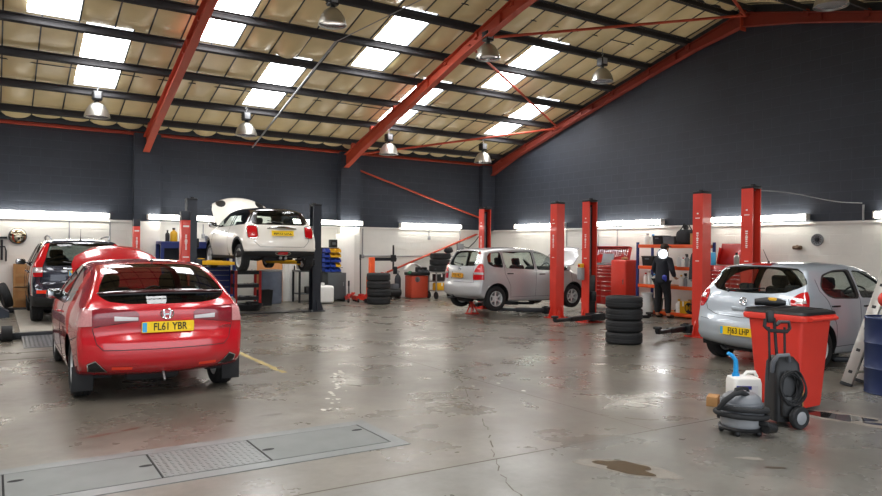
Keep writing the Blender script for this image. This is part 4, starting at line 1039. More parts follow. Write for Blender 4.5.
# ------------------------------------------------------------------ lifts, lamps, floor plates
def marks(parent, Fm, rows, w, h, seed=0, m='signwhite', name='lettering'):
    """a vertical run of worn lettering blocks too small to read"""
    r = random.Random(seed); b = MB(); y = 0
    for k in range(rows):
        hh = h*r.uniform(.6, 1.0); ww = w*r.uniform(.55, 1.0)
        b.prism([(-ww/2, y), (ww/2, y), (ww/2, y+hh*.75), (-ww/2, y+hh*.75)], .002, Fm); y += h
    return b.build(name, M[m], parent)
def two_post_lift(loc, rotz, label, col, gap, H, armz, arms, group=None, carriage_z=None, marks_on=True, inner_m='blackmetal', arm_m='blackmetal'):
    """posts stand at local y = +-gap/2 and open towards each other"""
    t = thing('two_post_lift', label, 'lift', loc, rotz, group)
    for sg in (1, -1):
        Y = sg*gap/2
        # C section: open side towards the middle
        U = [(-.125, .11), (.125, .11), (.125, -.11), (.10, -.11), (.10, -.10), (.112, -.10), (.112, .09), (-.112, .09), (-.112, -.10), (-.10, -.10), (-.10, -.11), (-.125, -.11)]
        c = MB().prism([(x, Y+sg*y) for x, y in U][::sg], H, Matrix.Translation((0, 0, .02))).build('column', M[col], t)
        f = MB(); f.box((0, Y, .012), (.46, .40, .024), bev=.004)
        for dx in (-.15, .15): f.prism([(0, 0), (.10*(1 if dx > 0 else -1), 0), (0, .30)][::(1 if dx > 0 else -1)], .014, frame((dx, Y+.02, .024), (1, 0, 0), (0, 0, 1)))
        for dx in (-.06, .06): f.prism([(0, 0), (.09, 0), (0, .26)], .014, frame((dx, Y+sg*.12, .024), (0, sg, 0), (0, 0, 1)))
        f.build('base_plate', M[col], t)
        bolts = MB()
        for dx in (-.19, .19):
            for dy in (-.15, .15): bolts.cyl((dx, Y+dy, .02), (dx, Y+dy, .05), .016, n=6)
        bolts.build('anchor_bolt', M['steel'], t)
        cp = MB(); cp.box((0, Y, H+.035), (.26, .23, .05), bev=.008); cp.cyl((0, Y-sg*.03, H+.06), (0, Y-sg*.03, H+.09), .05); cp.build('top_cap', M['blackmetal'], t)
        g = MB(); g.box((0, Y+sg*.03, H*.5), (.20, .02, H-.1)); g.build('slide_strip', M[inner_m], t)
        r = MB(); r.cyl((0, Y, armz+.5), (0, Y, H-.1), .028, n=10); r.build('lifting_ram', M['steel'], t)
        cz = armz+.05
        k = MB(); k.box((0, Y-sg*.02, cz+.42), (.20, .16, 1.0), bev=.01); k.box((0, Y-sg*.20, cz), (.40, .24, .16), bev=.015); k.box((0, Y-sg*.13, cz+.45), (.12, .10, .22), bev=.02)
        k.build('carriage', M['blackmetal'] if inner_m == 'blackmetal' else M[inner_m], t)
        for j, (ax, ay) in enumerate(arms[sg]):
            p0 = Vector(((.13 if ax > 0 else -.13), Y-sg*.24, cz)); p1 = Vector((ax, ay, cz)); d = p1-p0
            a = MB(); mid = p0+d*.6
            A = frame(p0, d, Vector((0, 0, 1)).cross(d))
            a.box(A @ Vector((d.length*.3, 0, 0)), (d.length*.64, .11, .10), rot=A.to_euler(), bev=.012)
            a.box(A @ Vector((d.length*.74, 0, 0)), (d.length*.52, .085, .07), rot=A.to_euler(), bev=.01)
            a.cyl(p0-Vector((0, 0, .09)), p0+Vector((0, 0, .1)), .05)
            ao = a.build('lift_arm', M[arm_m], t)
            pd = MB(); pd.cyl(p1, p1+Vector((0, 0, .06)), .045); pd.lathe([(0, .06), (.075, .06), (.08, .075), (.075, .1), (0, .1)], Matrix.Translation(p1), 16); pd.build('lift_pad', M['rubber'], ao)
        if marks_on:
            for zz, rr, ww, hh in ((H*.62, 9, .05, .035), (H*.53, 1, .13, .035), (H*.86, 1, .06, .04), (H*.83, 1, .1, .03)):
                marks(t, frame((-.127, Y, zz), (0, -1, 0), (0, 0, 1)), rr, ww, hh, int(zz*10)+int(abs(Y)*10))
                marks(t, frame((.0, Y-.122, zz), (1, 0, 0), (0, 0, 1)), rr, ww, hh, int(zz*10)) if sg > 0 and False else None
    return t
LH = 2.70
two_post_lift((11.3, 13.93, 0), 0, 'red two-post lift around the silver tall hatchback', 'liftred', 2.92, LH, .12, {1: [(-1.1, .55), (1.0, .55)], -1: [(-1.1, -.55), (1.0, -.55)]})
two_post_lift((11.3, 9.92, 0), 0, 'empty red two-post lift with black arms lying low in front of the shelving', 'liftred', 2.96, LH, .09, {1: [(-1.45, 1.0), (1.1, .7)], -1: [(-1.15, -1.42), (1.1, -.7)]})
two_post_lift((11.3, 5.94, 0), 0, 'red two-post lift beside the silver-blue hatchback with plate FJ63 LHP', 'liftred', 2.96, LH+.03, .02, {1: [(-1.0, .5), (1.0, .5)], -1: [(-1.0, -.5), (1.0, -.5)]})
two_post_lift((5.33, 16.62, 0), radians(90), 'dark slate two-post lift with yellow arms holding up the cream hatchback', 'navymetal', 3.06, 2.66, 1.19, {1: [(-1.22, .62), (.95, .58)], -1: [(-1.22, -.62), (.95, -.58)]}, marks_on=False, arm_m='yellow')
ml = [o for o in bpy.data.objects if o.get('label', '').startswith('dark slate two-post')][0]
b = MB(); b.box((0, 0, .014), (.36, 2.7, .026), bev=.004); b.build('floor_plate', M['blackmetal'], ml)

# four-post lift under the charcoal estate car
t = thing('four_post_lift', 'low four-post lift with slim red posts under the charcoal estate car', 'lift', (1.48, 16.6, 0))
for sx in (1, -1):
    for y in (-2.74, 2.72):
        x = sx*1.58
        c = MB(); c.box((x, y, 1.06), (.16, .20, 2.12), bev=.012); c.build('column', M['liftred'], t)
        c = MB(); c.box((x, y, 2.20), (.165, .205, .18), bev=.012); c.build('top_cap', M['navymetal'], t)
        c = MB(); c.box((x, y, .012), (.32, .34, .024), bev=.004); c.build('base_plate', M['liftred'], t)
        if sx > 0:
            for zz, rr, ww, hh in ((1.55, 8, .05, .038), (1.40, 1, .13, .04), (1.98, 1, .12, .05), (1.30, 1, .05, .04)): marks(t, frame((x, y-.102, zz), (1, 0, 0), (0, 0, 1)), rr, ww, hh, int(zz*10))
    r = MB(); r.box((sx*.81, 0, .035), (.56, 5.3, .07), bev=.006); r.build('runway', mat('runway plate', '#8f8a80', .6, .1, var=.2, vscale=3), t)
    rp = MB(); M_ = frame((sx*.81+.28, -2.66, 0), (0, -1, 0), (0, 0, 1))
    rp.prism([(0, 0), (1.35, 0), (1.35, .008), (0, .07)], .56, M_)
    rr = random.Random(3)
    for i in range(24):
        for j in range(9):
            u = -2.72-.052*i-.03; v = sx*.81-.24+.06*j; z = .07-.062*((-2.66-u)/1.35)
            rp.box((v, u, z), (.03, .010, .006), rot=(0, 0, .8 if (i+j) % 2 else -.8))
    rp.build('entry_ramp', M['steel'], t)
for y in (-2.74, 2.72): b = MB(); b.box((0, y, .06), (3.1, .16, .11), bev=.01); b.build('crossbeam', M['blackmetal'], t)
b = MB(); b.cyl((-1.38, -2.95, .13), (-1.22, -2.95, .13), .13, n=24); b.build('safety_roller', M['rubber'], t)

# inspection pit covers set in the floor
P_ = mat('chequer plate', '#767978', .4, .5, var=.45, vscale=9, rvar=.1); P2 = mat('smooth cover plate', '#6d706e', .5, .35, var=.25, vscale=4)
t = thing('pit_surround', 'pale chequered steel frame let into the floor around the pit covers', 'floor frame', (0, 0, 0))
for lo, hi in (((-1.2, 4.97), (2.91, 5.10)), ((-1.2, 5.75), (2.91, 5.88)), ((2.80, 5.10), (2.91, 5.75))):
    b = MB(); b.box(((lo[0]+hi[0])/2, (lo[1]+hi[1])/2, .001), (hi[0]-lo[0], hi[1]-lo[1], .008)); b.build('frame_bar', P_, t)
b = MB(); b.box((.8, 5.425, -.003), (4.0, .655, .008)); b.build('seat_channel', mat('black gap', '#151515', .9), t)
def plate(name, label, x0, x1, m, hole, tread):
    t = thing(name, label, 'pit cover', ((x0+x1)/2, 5.425, 0), 0, 'pit cover plates'); w = x1-x0-.014
    b = MB(); b.box((0, 0, .002), (w, .63, .010), bev=.002, seg=1)
    b.build('plate', m, t)
    if tread:
        b = MB(); n = int(w/.045)
        for i in range(n):
            for j in range(14):
                b.box((-w/2+.025+i*.045, -.30+j*.045, .0075), (.026, .007, .003), rot=(0, 0, pi/4 if (i+j) % 2 else -pi/4))
        o = b.build('tread', m, t); o['kind'] = 'stuff'
    for hx, hy in hole: b = MB(); b.lathe([(0, .0), (.05, .0), (.05, .0078), (0, .0078)], Matrix.Translation((hx*w/2, hy, 0)) @ Matrix.Diagonal((1, .5, 1, 1)), 16); b.build('lifting_hole', mat('black gap', '#151515', .9), t)
plate('pit_cover', 'plain pit cover ending the row in the bottom left corner', -1.15, .06, P2, [(.9, -.2)], False)
plate('pit_cover', 'plain smooth pit cover on the red hatchback side of the chequered one', .06, 1.0, P2, [(-.86, .12), (.9, .02)], False)
plate('pit_cover', 'chequered pit cover in the middle of the row of floor plates', 1.0, 1.78, P_, [], True)
plate('pit_cover', 'plain pit cover at the open end of the row, next to bare floor', 1.78, 2.79, P2, [(-.88, -.03), (.86, .15)], False)

def blot(name, c, rx, ry, m, seed, z=.0016, rot=0., irr=.35):
    r = random.Random(seed); n = 40; ph = [r.uniform(0, 6.28) for _ in range(5)]; b = MB(); vs = []
    for k in range(n):
        a = 2*pi*k/n; q = 1+irr*(.5*sin(2*a+ph[0])+.35*sin(3*a+ph[1])+.25*sin(5*a+ph[2])+.15*sin(8*a+ph[3]))
        x = rx*q*cos(a); y = ry*q*sin(a); vs.append(b.bm.verts.new((c[0]+x*cos(rot)-y*sin(rot), c[1]+x*sin(rot)+y*cos(rot), z)))
    b.bm.faces.new(vs); return struct(b.build(name, m))
wet = mat('wet concrete hollow', '#5a4c3a', .03, spec=.6); rust = mat('rusty oil spot', '#5b3a2e', .35, var=.3); oil = mat('old oil stain', '#4d443b', .3, var=.3, vscale=6)
rim_ = mat('broken concrete', '#79736a', .9, var=.3, vscale=14, bump=.5)
blot('floor_hollow', (3.98, 3.60), .36, .17, rim_, 3, .0012, -1.1, .2); blot('floor_puddle', (3.98, 3.62), .24, .12, wet, 5, .0022, -1.1, .4)
blot('floor_puddle', (7.03, 3.66), .26, .17, mat('pooled water', '#2b2a29', .03, spec=.6), 8, .0022, -1.25, .4); blot('floor_puddle', (7.08, 3.22), .16, .07, MATS['pooled water'], 18, .0022, -1.3, .4); blot('floor_hollow', (7.05, 3.5), .5, .24, rim_, 9, .0012, -1.2, .4)
blot('floor_stain', (.75, 6.53), .12, .035, rust, 1, rot=.2); blot('floor_stain', (1.02, 6.62), .09, .025, rust, 2, rot=.3); blot('floor_stain', (.9, 6.56), .03, .015, rust, 4)
blot('floor_stain', (2.26, 6.52), .14, .03, oil, 6); blot('floor_stain', (4.95, 3.03), .07, .03, oil, 7, rot=-.6); blot('floor_stain', (5.0, 3.27), .10, .04, rim_, 17, rot=-.6)
for k, (x, y, rx, ry) in enumerate([(4.0, 13.3, .3, .12), (3.1, 12.2, .16, .07), (10.2, 13.4, 1.0, .35), (9.4, 14.2, .5, .2), (8.2, 9.9, .16, .05), (5.5, 10.4, .12, .04), (5.9, 8.6, .12, .05), (9.2, 7.7, .18, .06), (5.4, 7.5, .1, .05), (6.6, 11.9, .35, .1), (9.8, 17.6, .5, .12)]):
    blot('floor_stain', (x, y), rx, ry, oil, 20+k, rot=k*.5)
b = MB(); r = random.Random(2); vs = []
L_ = [(3.15+r.uniform(-.012, .012), 8.62+k*.12) for k in range(26)]
for a, c in zip(L_, L_[1:]):
    if r.random() < .12: continue
    w = .045*r.uniform(.7, 1); b.bm.faces.new([b.bm.verts.new(p) for p in ((a[0]-w, a[1], .0015), (a[0]+w, a[1], .0015), (c[0]+w, c[1], .0015), (c[0]-w, c[1], .0015))])
struct(b.build('floor_marking', mat('worn yellow line', '#a8955a', .6, var=.3)))
# pale paint drips scattered over the floor
b = MB(); r = random.Random(11)
for k in range(46):
    s = k/46; x = 2.82+1.25*s+r.gauss(0, .04); y = 6.43+2.3*s+r.gauss(0, .08)
    if k > 38: x, y = r.uniform(4.6, 6.2), r.uniform(5.2, 9)
    q = r.uniform(.008, .028); vs = [b.bm.verts.new((x+q*cos(a)*r.uniform(.7, 1.2), y+q*1.6*sin(a)*r.uniform(.7, 1.2), .002)) for a in np.linspace(0, 2*pi, 8, endpoint=False)]; b.bm.faces.new(vs)
struct(b.build('floor_paint_marking', mat('white paint drip', '#d5d2ca', .5)))

# fluorescent fittings along the paint line
TUBE = emis('lit fluorescent diffuser', '#fffaf0', TUBE_E)
def fluoro(loc, rotz, L, label):
    t = thing('fluorescent_light', label, 'strip light', loc, rotz, 'strip lights along the walls')
    b = MB(); b.box((0, -.02, .04), (L, .04, .12), bev=.008); b.build('housing', M['whitepaint'], t)
    b = MB(); b.cyl((-L/2+.03, -.10, .04), (L/2-.03, -.10, .04), .064, n=24); b.build('diffuser', TUBE, t)
    for s in (-1, 1): b = MB(); b.box((s*L/2, -.10, .04), (.04, .15, .15), bev=.03); b.build('end_cap', M['whitepaint'], t)
    return t
fluoro((1.25, BY, 2.35), 0, 2.55, 'strip light on the back wall above the charcoal estate car')
fluoro((4.62, BY-.30, 2.35), 0, 2.40, 'strip light on the back wall left of the raised cream bonnet')
fluoro((8.53, BY-.30, 2.35), 0, 2.42, 'strip light on the back wall above the parts-bin rack')
fluoro((12.5, BY, 2.35), 0, 2.42, 'strip light on the back wall above the wheel balancer')
for y, lb in ((17.45, 'strip light on the right wall above the silver tall hatchback'), (13.64, 'strip light on the right wall above the red tool chest with spanner lid'), (9.7, 'strip light on the right wall above the chest with plain open lid'), (5.9, 'strip light on the right wall nearest the silver-blue hatchback front')):
    fluoro((RX, y, 2.36), -pi/2, 2.42, lb)

# high bay lamps
def high_bay(loc, label):
    t = thing('high_bay_lamp', label, 'high bay lamp', loc, 0, 'high bay lamps under the roof'); hk = roof_z(loc[1], 0)-loc[2]
    b = MB(); b.lathe([(.27, 0), (.285, .0), (.275, .05), (.235, .17), (.17, .27), (.10, .33), (.05, .345), (.045, .335), (.09, .32), (.16, .26), (.225, .165), (.262, .05)], None, 40, closed=True); b.build('reflector_shade', M['alu'], t)
    b = MB(); b.lathe([(0, .012), (.2, .012), (.258, .02), (.2, .006), (0, .004)], None, 32); b.build('lens', M['lensclear'], t)
    b = MB(); b.sphere((0, 0, .16), .075, (1, 1, 1.5)); b.build('bulb', M['white'], t)
    b = MB(); b.cyl((0, 0, .34), (0, 0, .40), .045); b.box((0, 0, .50), (.2, .2, .22), bev=.02); g = b.build('control_box', M['black'], t)
    b = MB(); b.box((-.0, -.103, .51), (.14, .006, .15), bev=.002); b.build('rating_label', M['midgrey'], g)
    b = MB()
    for k in range(4): b.box((-.108, 0, .43+.045*k), (.02, .17, .012))
    b.build('cooling_fin', M['black'], g)
    b = MB(); b.tube([(.0, 0, .6), (0, 0, .66), (.03, 0, .70), (0, 0, .74), (-.03, 0, .70)], .012, 6)
    b.cyl((0, 0, .72), (0, 0, max(.76, hk)), .012, n=6); b.build('hook', M['galv'], t)
    return t
for x, y, z, lb in ((1.99, 18.1, 4.62, 'high bay lamp hanging over the charcoal estate car'), (5.51, 18.1, 4.53, 'high bay lamp hanging over the bonnet of the cream car'), (9.75, 18.1, 4.38, 'high bay lamp hanging just past the foot of the middle rafter'), (13.18, 18.1, 4.40, 'high bay lamp nearest the far corner of the walls'),
    (5.62, 12.85, 6.05, 'high bay lamp hanging highest between the two long red rafters'), (9.28, 12.6, 5.90, 'high bay lamp hanging against the middle red rafter'), (12.87, 12.6, 5.88, 'high bay lamp closest to the dark gable wall slope'), (12.38, 6.63, 5.97, 'high bay lamp in front of the dark gable wall beyond the ridge')):
    high_bay((x, y, z), lb)
# ------------------------------------------------------------------ things standing on the floor
def tyre(loc, R, w, rr, label, group=None, rot=None, m='rubber', wheel=False):
    t = thing('tyre', label, 'tyre', loc, 0, group)
    if rot is not None: t.rotation_euler = rot
    MB().lathe(tyre_profile(R, w, rr), None, 48, closed=True).build('tread_and_sidewall', M[m], t)
    b = MB(); b.lathe([(rr+.016, w*.47), (rr+.02, w*.475), (rr+.024, w*.47)], None, 40); b.lathe([(rr+.016, -w*.47), (rr+.02, -w*.475), (rr+.024, -w*.47)], None, 40); b.build('bead', M['black'], t)
    return t
place = ('bottom tyre', 'second tyre up', 'third tyre up', 'top tyre')
r = random.Random(5)
for k in range(4):
    tyre((9.27+r.uniform(-.012, .012), 8.49+r.uniform(-.012, .012), .105+.207*k), .318, .205, .205, place[k]+' in the stack of four alone in mid floor', 'tyres stacked in mid floor')
for k in range(4):
    tyre((9.35+r.uniform(-.015, .015), 17.9+r.uniform(-.015, .015), .113+.224*k), .345, .222, .22, place[k]+' in the stack of four in front of the orange tyre changer', 'tyres stacked by the tyre changer')

# red wheeled bin
t = thing('wheelie_bin', 'red two-wheeled bin with black lid standing in front of the silver-blue hatchback', 'bin', (7.07, 4.19, 0))
def rr_(w, d, z, r=.05, n=5): return [(*p, z) for p in rounded([(-w/2, -d/2), (w/2, -d/2), (w/2, d/2), (-w/2, d/2)], r, n)]
b = MB(); b.loft([rr_(.44, .46, .03), rr_(.45, .47, .06), rr_(.54, .57, .78), rr_(.56, .60, .92)]); b.build('bin_body', M['binred'], t)
b = MB(); b.loft([rr_(.58, .62, .915, .04), rr_(.63, .68, .925, .05), rr_(.64, .69, .965, .05), rr_(.62, .67, .985, .05)]); b.build('rim', M['binred'], t)
b = MB(); b.loft([rr_(.60, .66, .98, .05), rr_(.62, .69, .99, .06), rr_(.60, .67, 1.015, .06), rr_(.50, .56, 1.035, .06)]); b.box((0, .36, 1.0), (.42, .05, .05), bev=.02)
for x in (-.18, 0, .18): b.box((x, 0, 1.036), (.05, .5, .012), bev=.004)
b.build('lid', M['black'], t)
b = MB(); b.cyl((-.24, -.37, .95), (.24, -.37, .95), .018)
for x in (-.22, 0, .22): b.box((x, -.345, .95), (.03, .06, .05), bev=.01)
b.build('handle', M['binred'], t)
for s in (1, -1): b = MB(); b.lathe([(0, -.025), (.09, -.025), (.10, -.015), (.10, .015), (.09, .025), (0, .025)], Matrix.Translation((s*.24, .30, .10)) @ Matrix.Rotation(pi/2, 4, 'Y'), 24); b.build('wheel', M['rubber'], t)
# power tool left on the lid
t = thing('cordless_tool', 'black and amber cordless power tool lying on the bin lid', 'power tool', (6.92, 4.29, 1.043), radians(-55))
b = MB(); b.tube([(-.17, 0, .05), (-.05, 0, .055), (.06, 0, .05), (.13, 0, .045)], [.03, .045, .042, .022], 12); b.tube([(-.05, 0, .05), (-.09, .08, .04), (-.11, .13, .035)], [.03, .025, .03], 10); b.build('tool_body', M['black'], t)
b = MB(); b.box((.0, -.005, .075), (.09, .07, .045), bev=.015); b.build('gear_housing', M['yellow'], t)
b = MB(); b.box((-.12, .15, .03), (.09, .07, .06), bev=.012); b.build('battery', M['black'], t)

# pressure washer
cam_r = Vector((.8415, -.54, 0)); rz = atan2(-.54, .8415)
t = thing('pressure_washer', 'black upright pressure washer with grey wheels leaning against the red bin', 'pressure washer', (6.25, 3.74, 0), rz)
b = MB(); b.loft([[(x*.13, .02+y*.11, .05) for x, y in rounded([(-1, -1), (1, -1), (1, 1), (-1, 1)], .4, 4)], [(x*.135, .03+y*.13, .15) for x, y in rounded([(-1, -1), (1, -1), (1, 1), (-1, 1)], .4, 4)], [(x*.125, .04+y*.13, .42) for x, y in rounded([(-1, -1), (1, -1), (1, 1), (-1, 1)], .4, 4)], [(x*.12, .05+y*.10, .58) for x, y in rounded([(-1, -1), (1, -1), (1, 1), (-1, 1)], .4, 4)], [(x*.08, .06+y*.07, .64) for x, y in rounded([(-1, -1), (1, -1), (1, 1), (-1, 1)], .4, 4)]])
b.box((-.04, -.12, .2), (.10, .06, .2), bev=.03); b.build('housing', M['black'], t)
b = MB(); b.tube([(-.13, -.02, .50), (-.14, -.06, .60), (-.10, -.07, .66), (-.0, -.06, .665), (.02, -.03, .60)], .02, 10); b.build('carry_grip', M['greyplastic'], t)
b = MB()
for x in (-.115, .03): b.tube([(x, .06, .4), (x, .07, .70), (x*1.02, .08, .91)], .012, 8)
b.tube([(-.045, .03, .45), (-.055, .07, .75), (-.08, .06, 1.0)], .015, 8); b.build('telescopic_handle', M['blackmetal'], t)
b = MB(); b.tube([(-.16, .06, .99), (-.17, .06, .92), (-.13, .05, .88), (.04, .05, .87), (.07, .06, .90), (.06, .06, .96), (-.02, .07, .96), (-.06, .06, .93)], .018, 8); b.box((-.12, .06, 1.01), (.07, .06, .12), bev=.02); b.build('handle_grip', M['black'], t)
b = MB(); r = random.Random(3)
for k in range(7):
    R_ = .095+.008*k; cx = -.01+r.uniform(-.01, .01); cz = .38+r.uniform(-.015, .015)
    b.tube([(cx+R_*.78*cos(a), -.10-.012*k+.02*sin(3*a+k), cz+R_*1.15*sin(a)) for a in np.linspace(0, 2*pi, 28, endpoint=False)], .009, 7, True)
b.tube([(.07, -.1, .45), (.12, -.06, .40), (.14, -.03, .26), (.11, 0, .12)], .009, 7); b.build('coiled_hose', M['rubber'], t)
b = MB(); b.tube([(.08, -.02, .56), (.12, -.04, .46), (.155, -.03, .30), (.16, 0, .18)], [.012, .011, .012, .014], 8); b.build('lance', M['wood'], t)
for s, c in ((1, -.15), (-1, .17)):
    Mx = Matrix.Translation((.06, c, .105)) @ Matrix.Rotation(pi/2, 4, 'X') @ Matrix.Rotation(radians(22), 4, 'Y')
    w_ = MB().lathe([(.06, -.03), (.095, -.03), (.105, -.018), (.105, .018), (.095, .03), (.06, .03)], Mx, 32, closed=True).build('wheel', M['rubber'], t)
    MB().lathe([(0, -.028), (.068, -.028), (.068, .026), (.05, .034), (.02, .038), (0, .038)], Mx, 28).build('hub_cap', M['midgrey'], w_)

# wet and dry vacuum
t = thing('vacuum_cleaner', 'grey and black drum vacuum cleaner with hose wound round it', 'vacuum cleaner', (5.64, 3.78, 0), rz); t.scale = (.84, .84, .88)
b = MB(); b.lathe([(0, .07), (.19, .07), (.205, .09), (.212, .13), (.208, .19), (0, .19)], None, 40); b.build('drum', M['midgrey'], t)
b = MB(); b.lathe([(.2, .19), (.222, .195), (.225, .215), (.205, .23), (.2, .27), (.215, .285), (.215, .31), (.19, .325), (0, .325)], None, 40); b.build('motor_band', M['greyplastic'], t)
b = MB(); b.lathe([(.195, .31), (.20, .335), (.185, .375), (.14, .405), (.07, .418), (0, .42)], None, 40); b.build('dome', mat('dome grey plastic', '#73767a', .4), t)
b = MB(); b.tube([(-.09, -.04, .40), (-.07, -.02, .445), (.0, .0, .455), (.07, .02, .445), (.09, .04, .40)], .018, 8); b.build('carry_grip', M['black'], t)
b = MB(); b.lathe([(.14, .045), (.225, .05), (.235, .07), (.22, .085), (.15, .08)], None, 40, closed=True); b.build('base_ring', M['black'], t)
for k in range(5): a = 2*pi*k/5-.9; c = MB(); c.sphere((.195*cos(a), .195*sin(a), .032), .032, (1, .8, 1)); c.box((.19*cos(a), .19*sin(a), .06), (.04, .04, .03), bev=.008); c.build('castor', M['black'], t)
b = MB(); pts = [(.13, -.12, .40)]
pts = [(.02, -.10, .40), (-.06, -.15, .44), (-.16, -.19, .43), (-.25, -.18, .36), (-.29, -.12, .27)]
for k in range(34): a = pi+.5+k*.34; pts.append((.255*cos(a), .255*sin(a), .27-.0038*k-.02*sin(a)))
pts += [(.18, -.24, .14), (.25, -.20, .10)]
rad = [.026+.003*(k % 2) for k in range(len(pts))]
b.tube(pts, rad, 10); b.build('hose', M['rubber'], t)
b = MB(); b.cyl((.15, -.23, .10), (.27, -.15, .09), .05, .055, 20); b.build('hose_cuff', M['black'], t)
b = MB(); b.box((-.13, -.19, .29), (.07, .02, .03), rot=(0, 0, -.6), bev=.005); b.build('clip', M['midgrey'], t)

# jerry can with blue spout
t = thing('jerry_can', 'white plastic jerry can with a bent blue pouring spout', 'jerry can', (6.42, 4.28, 0), rz)
def can_ring(w, d, z): return [(*p, z) for p in rounded([(-w/2, -d/2), (w/2, -d/2), (w/2, d/2), (-w/2, d/2)], .05, 5)]
b = MB(); b.loft([can_ring(.26, .22, 0), can_ring(.29, .25, .02), can_ring(.29, .25, .30), can_ring(.27, .23, .345), can_ring(.20, .17, .36)]); b.tube([(.0, 0, .355), (.03, 0, .40), (.11, 0, .40), (.135, 0, .345)], .018, 8); b.build('can_body', M['white'], t)
b = MB(); b.cyl((-.08, 0, .355), (-.08, 0, .385), .036); b.tube([(-.08, 0, .38), (-.08, 0, .46), (-.085, 0, .52), (-.12, 0, .565), (-.165, 0, .59)], [.026, .024, .023, .021, .018], 12); b.build('spout', M['cyan'], t)
b = MB(); b.box((-.02, -.127, .22), (.22, .003, .13)); lb = b.build('paper_label', mat('label white', '#e4e2e4', .5), t)
b = MB(); b.box((-.05, -.1295, .262), (.15, .002, .035)); b.build('blue_band', M['dirtyglove'], lb); b = MB(); b.box((-.05, -.1295, .17), (.10, .002, .015)); b.build('blue_band', M['dirtyglove'], lb)
b = MB(); b.box((-.03, -.1295, .215), (.06, .002, .035)); b.build('red_mark', M['lensred'], lb)

t = thing('wood_block', 'small raw timber offcut on the floor left of the drum vacuum', 'timber offcut', (6.40, 4.62, 0), .5)
b = MB(); b.box((0, 0, .05), (.20, .11, .10), bev=.004); b.build('timber', M['wood'], t)

# oil drum and its pump
t = thing('oil_drum', 'dark blue steel drum with rolled hoops at the right edge', 'drum', (8.76, 3.94, 0))
b = MB(); b.lathe([(0, .0), (.285, .0), (.292, .012), (.285, .025), (.285, .28), (.295, .295), (.285, .31), (.285, .57), (.295, .585), (.285, .60), (.285, .86), (.293, .872), (.285, .885), (.27, .885), (.27, .865), (0, .865)], None, 48); b.build('shell', M['drumblue'], t)
b = MB(); b.cyl((.16, .05, .865), (.16, .05, .88), .035); b.cyl((-.14, -.12, .865), (-.14, -.12, .875), .02); b.build('bung', M['galv'], t)
b = MB()
for k in range(7): b.box((-.285*cos(.5+.05*k), -.285*sin(.5+.05*k), .78-.004*k), (.004, .012, .016), rot=(0, 0, .5+.05*k))
b.build('stencil_marking', M['signwhite'], t)
t = thing('drum_pump', 'red rotary pump standing on the blue drum', 'pump', (8.72, 3.99, .865), -.4)
b = MB(); b.cyl((0, 0, 0), (0, 0, .16), .028); b.lathe([(0, 0), (.06, 0), (.06, .02), (0, .02)], Matrix.Translation((0, 0, .0)), 20); b.build('stem', M['galv'], t)
b = MB(); b.lathe([(0, -.05), (.08, -.05), (.09, -.03), (.09, .03), (.08, .05), (0, .05)], Matrix.Translation((0, 0, .22)) @ Matrix.Rotation(pi/2, 4, 'X'), 28); b.tube([(.07, 0, .24), (.15, 0, .25), (.18, 0, .2)], .02, 8); b.build('pump_head', M['liftred'], t)
b = MB(); b.tube([(0, -.06, .22), (0, -.08, .22), (-.10, -.08, .28), (-.10, -.12, .28)], .01, 6); b.build('crank', M['blackmetal'], t)

# ladder
t = thing('ladder', 'aluminium ladder with holed stiles leaning beside the blue drum', 'ladder', (8.76, 4.46, 0), 0)
ld = Vector((.43, -.28, 1.45)); LL = 2.1; d = ld.normalized()
for s in (0, .36):
    b = MB(); A = frame((s, 0, .02), d, Vector((0, -1, -.19)))
    b.box(A @ Vector((LL/2, 0, 0)), (LL, .13, .028), rot=A.to_euler(), bev=.004); st = b.build('stile', M['alu'], t)
    b = MB(); b.box(A @ Vector((.0, 0, 0)), (.04, .14, .036), rot=A.to_euler(), bev=.006); b.build('rubber_foot', M['rubber'], st)
    for k in range(7): b = MB(); b.box(A @ Vector((.16+.28*k, 0, 0)), (.04, .05, .032), rot=A.to_euler(), bev=.006); b.build('rung_socket', M['black'], st)
for k in range(7):
    p = d*(.16+.28*k); b = MB(); b.box(p+Vector((.18, 0, 0)), (.36, .032, .03), bev=.008); b.build('rung', M['alu'], t)

# yellow-topped switch box on the lift post, red axle stand under the silver car
t = thing('control_box', 'grey switch box with a yellow isolator on the side of the red post', 'control box', (11.10, 11.46, .95))
b = MB(); b.box((-.0, 0, .14), (.10, .14, .28), bev=.012); b.build('box_shell', M['midgrey'], t); b = MB(); b.box((-.0, 0, .32), (.09, .12, .10), bev=.015); b.build('isolator', M['yellow'], t)
b = MB(); b.cyl((-.05, 0, .32), (-.075, 0, .32), .025); b.build('switch_knob', M['lensred'], t)
t = thing('axle_stand', 'red bottle-shaped axle stand under the back of the silver tall hatchback', 'axle stand', (10.0, 14.12, 0))
b = MB()
for a in range(4): q = a*pi/2+pi/4; b.tube([(.14*cos(q), .14*sin(q), .02), (.04*cos(q), .04*sin(q), .26)], .018, 6)
b.box((0, 0, .02), (.26, .26, .03), bev=.008); b.cyl((0, 0, .1), (0, 0, .30), .04); b.box((0, 0, .30), (.14, .06, .03), bev=.008); b.build('stand_frame', M['liftred'], t)
b = MB(); b.cyl((0, 0, .30), (0, 0, .36), .02); b.box((0, 0, .37), (.10, .05, .03), bev=.008); b.build('saddle', M['steel'], t)
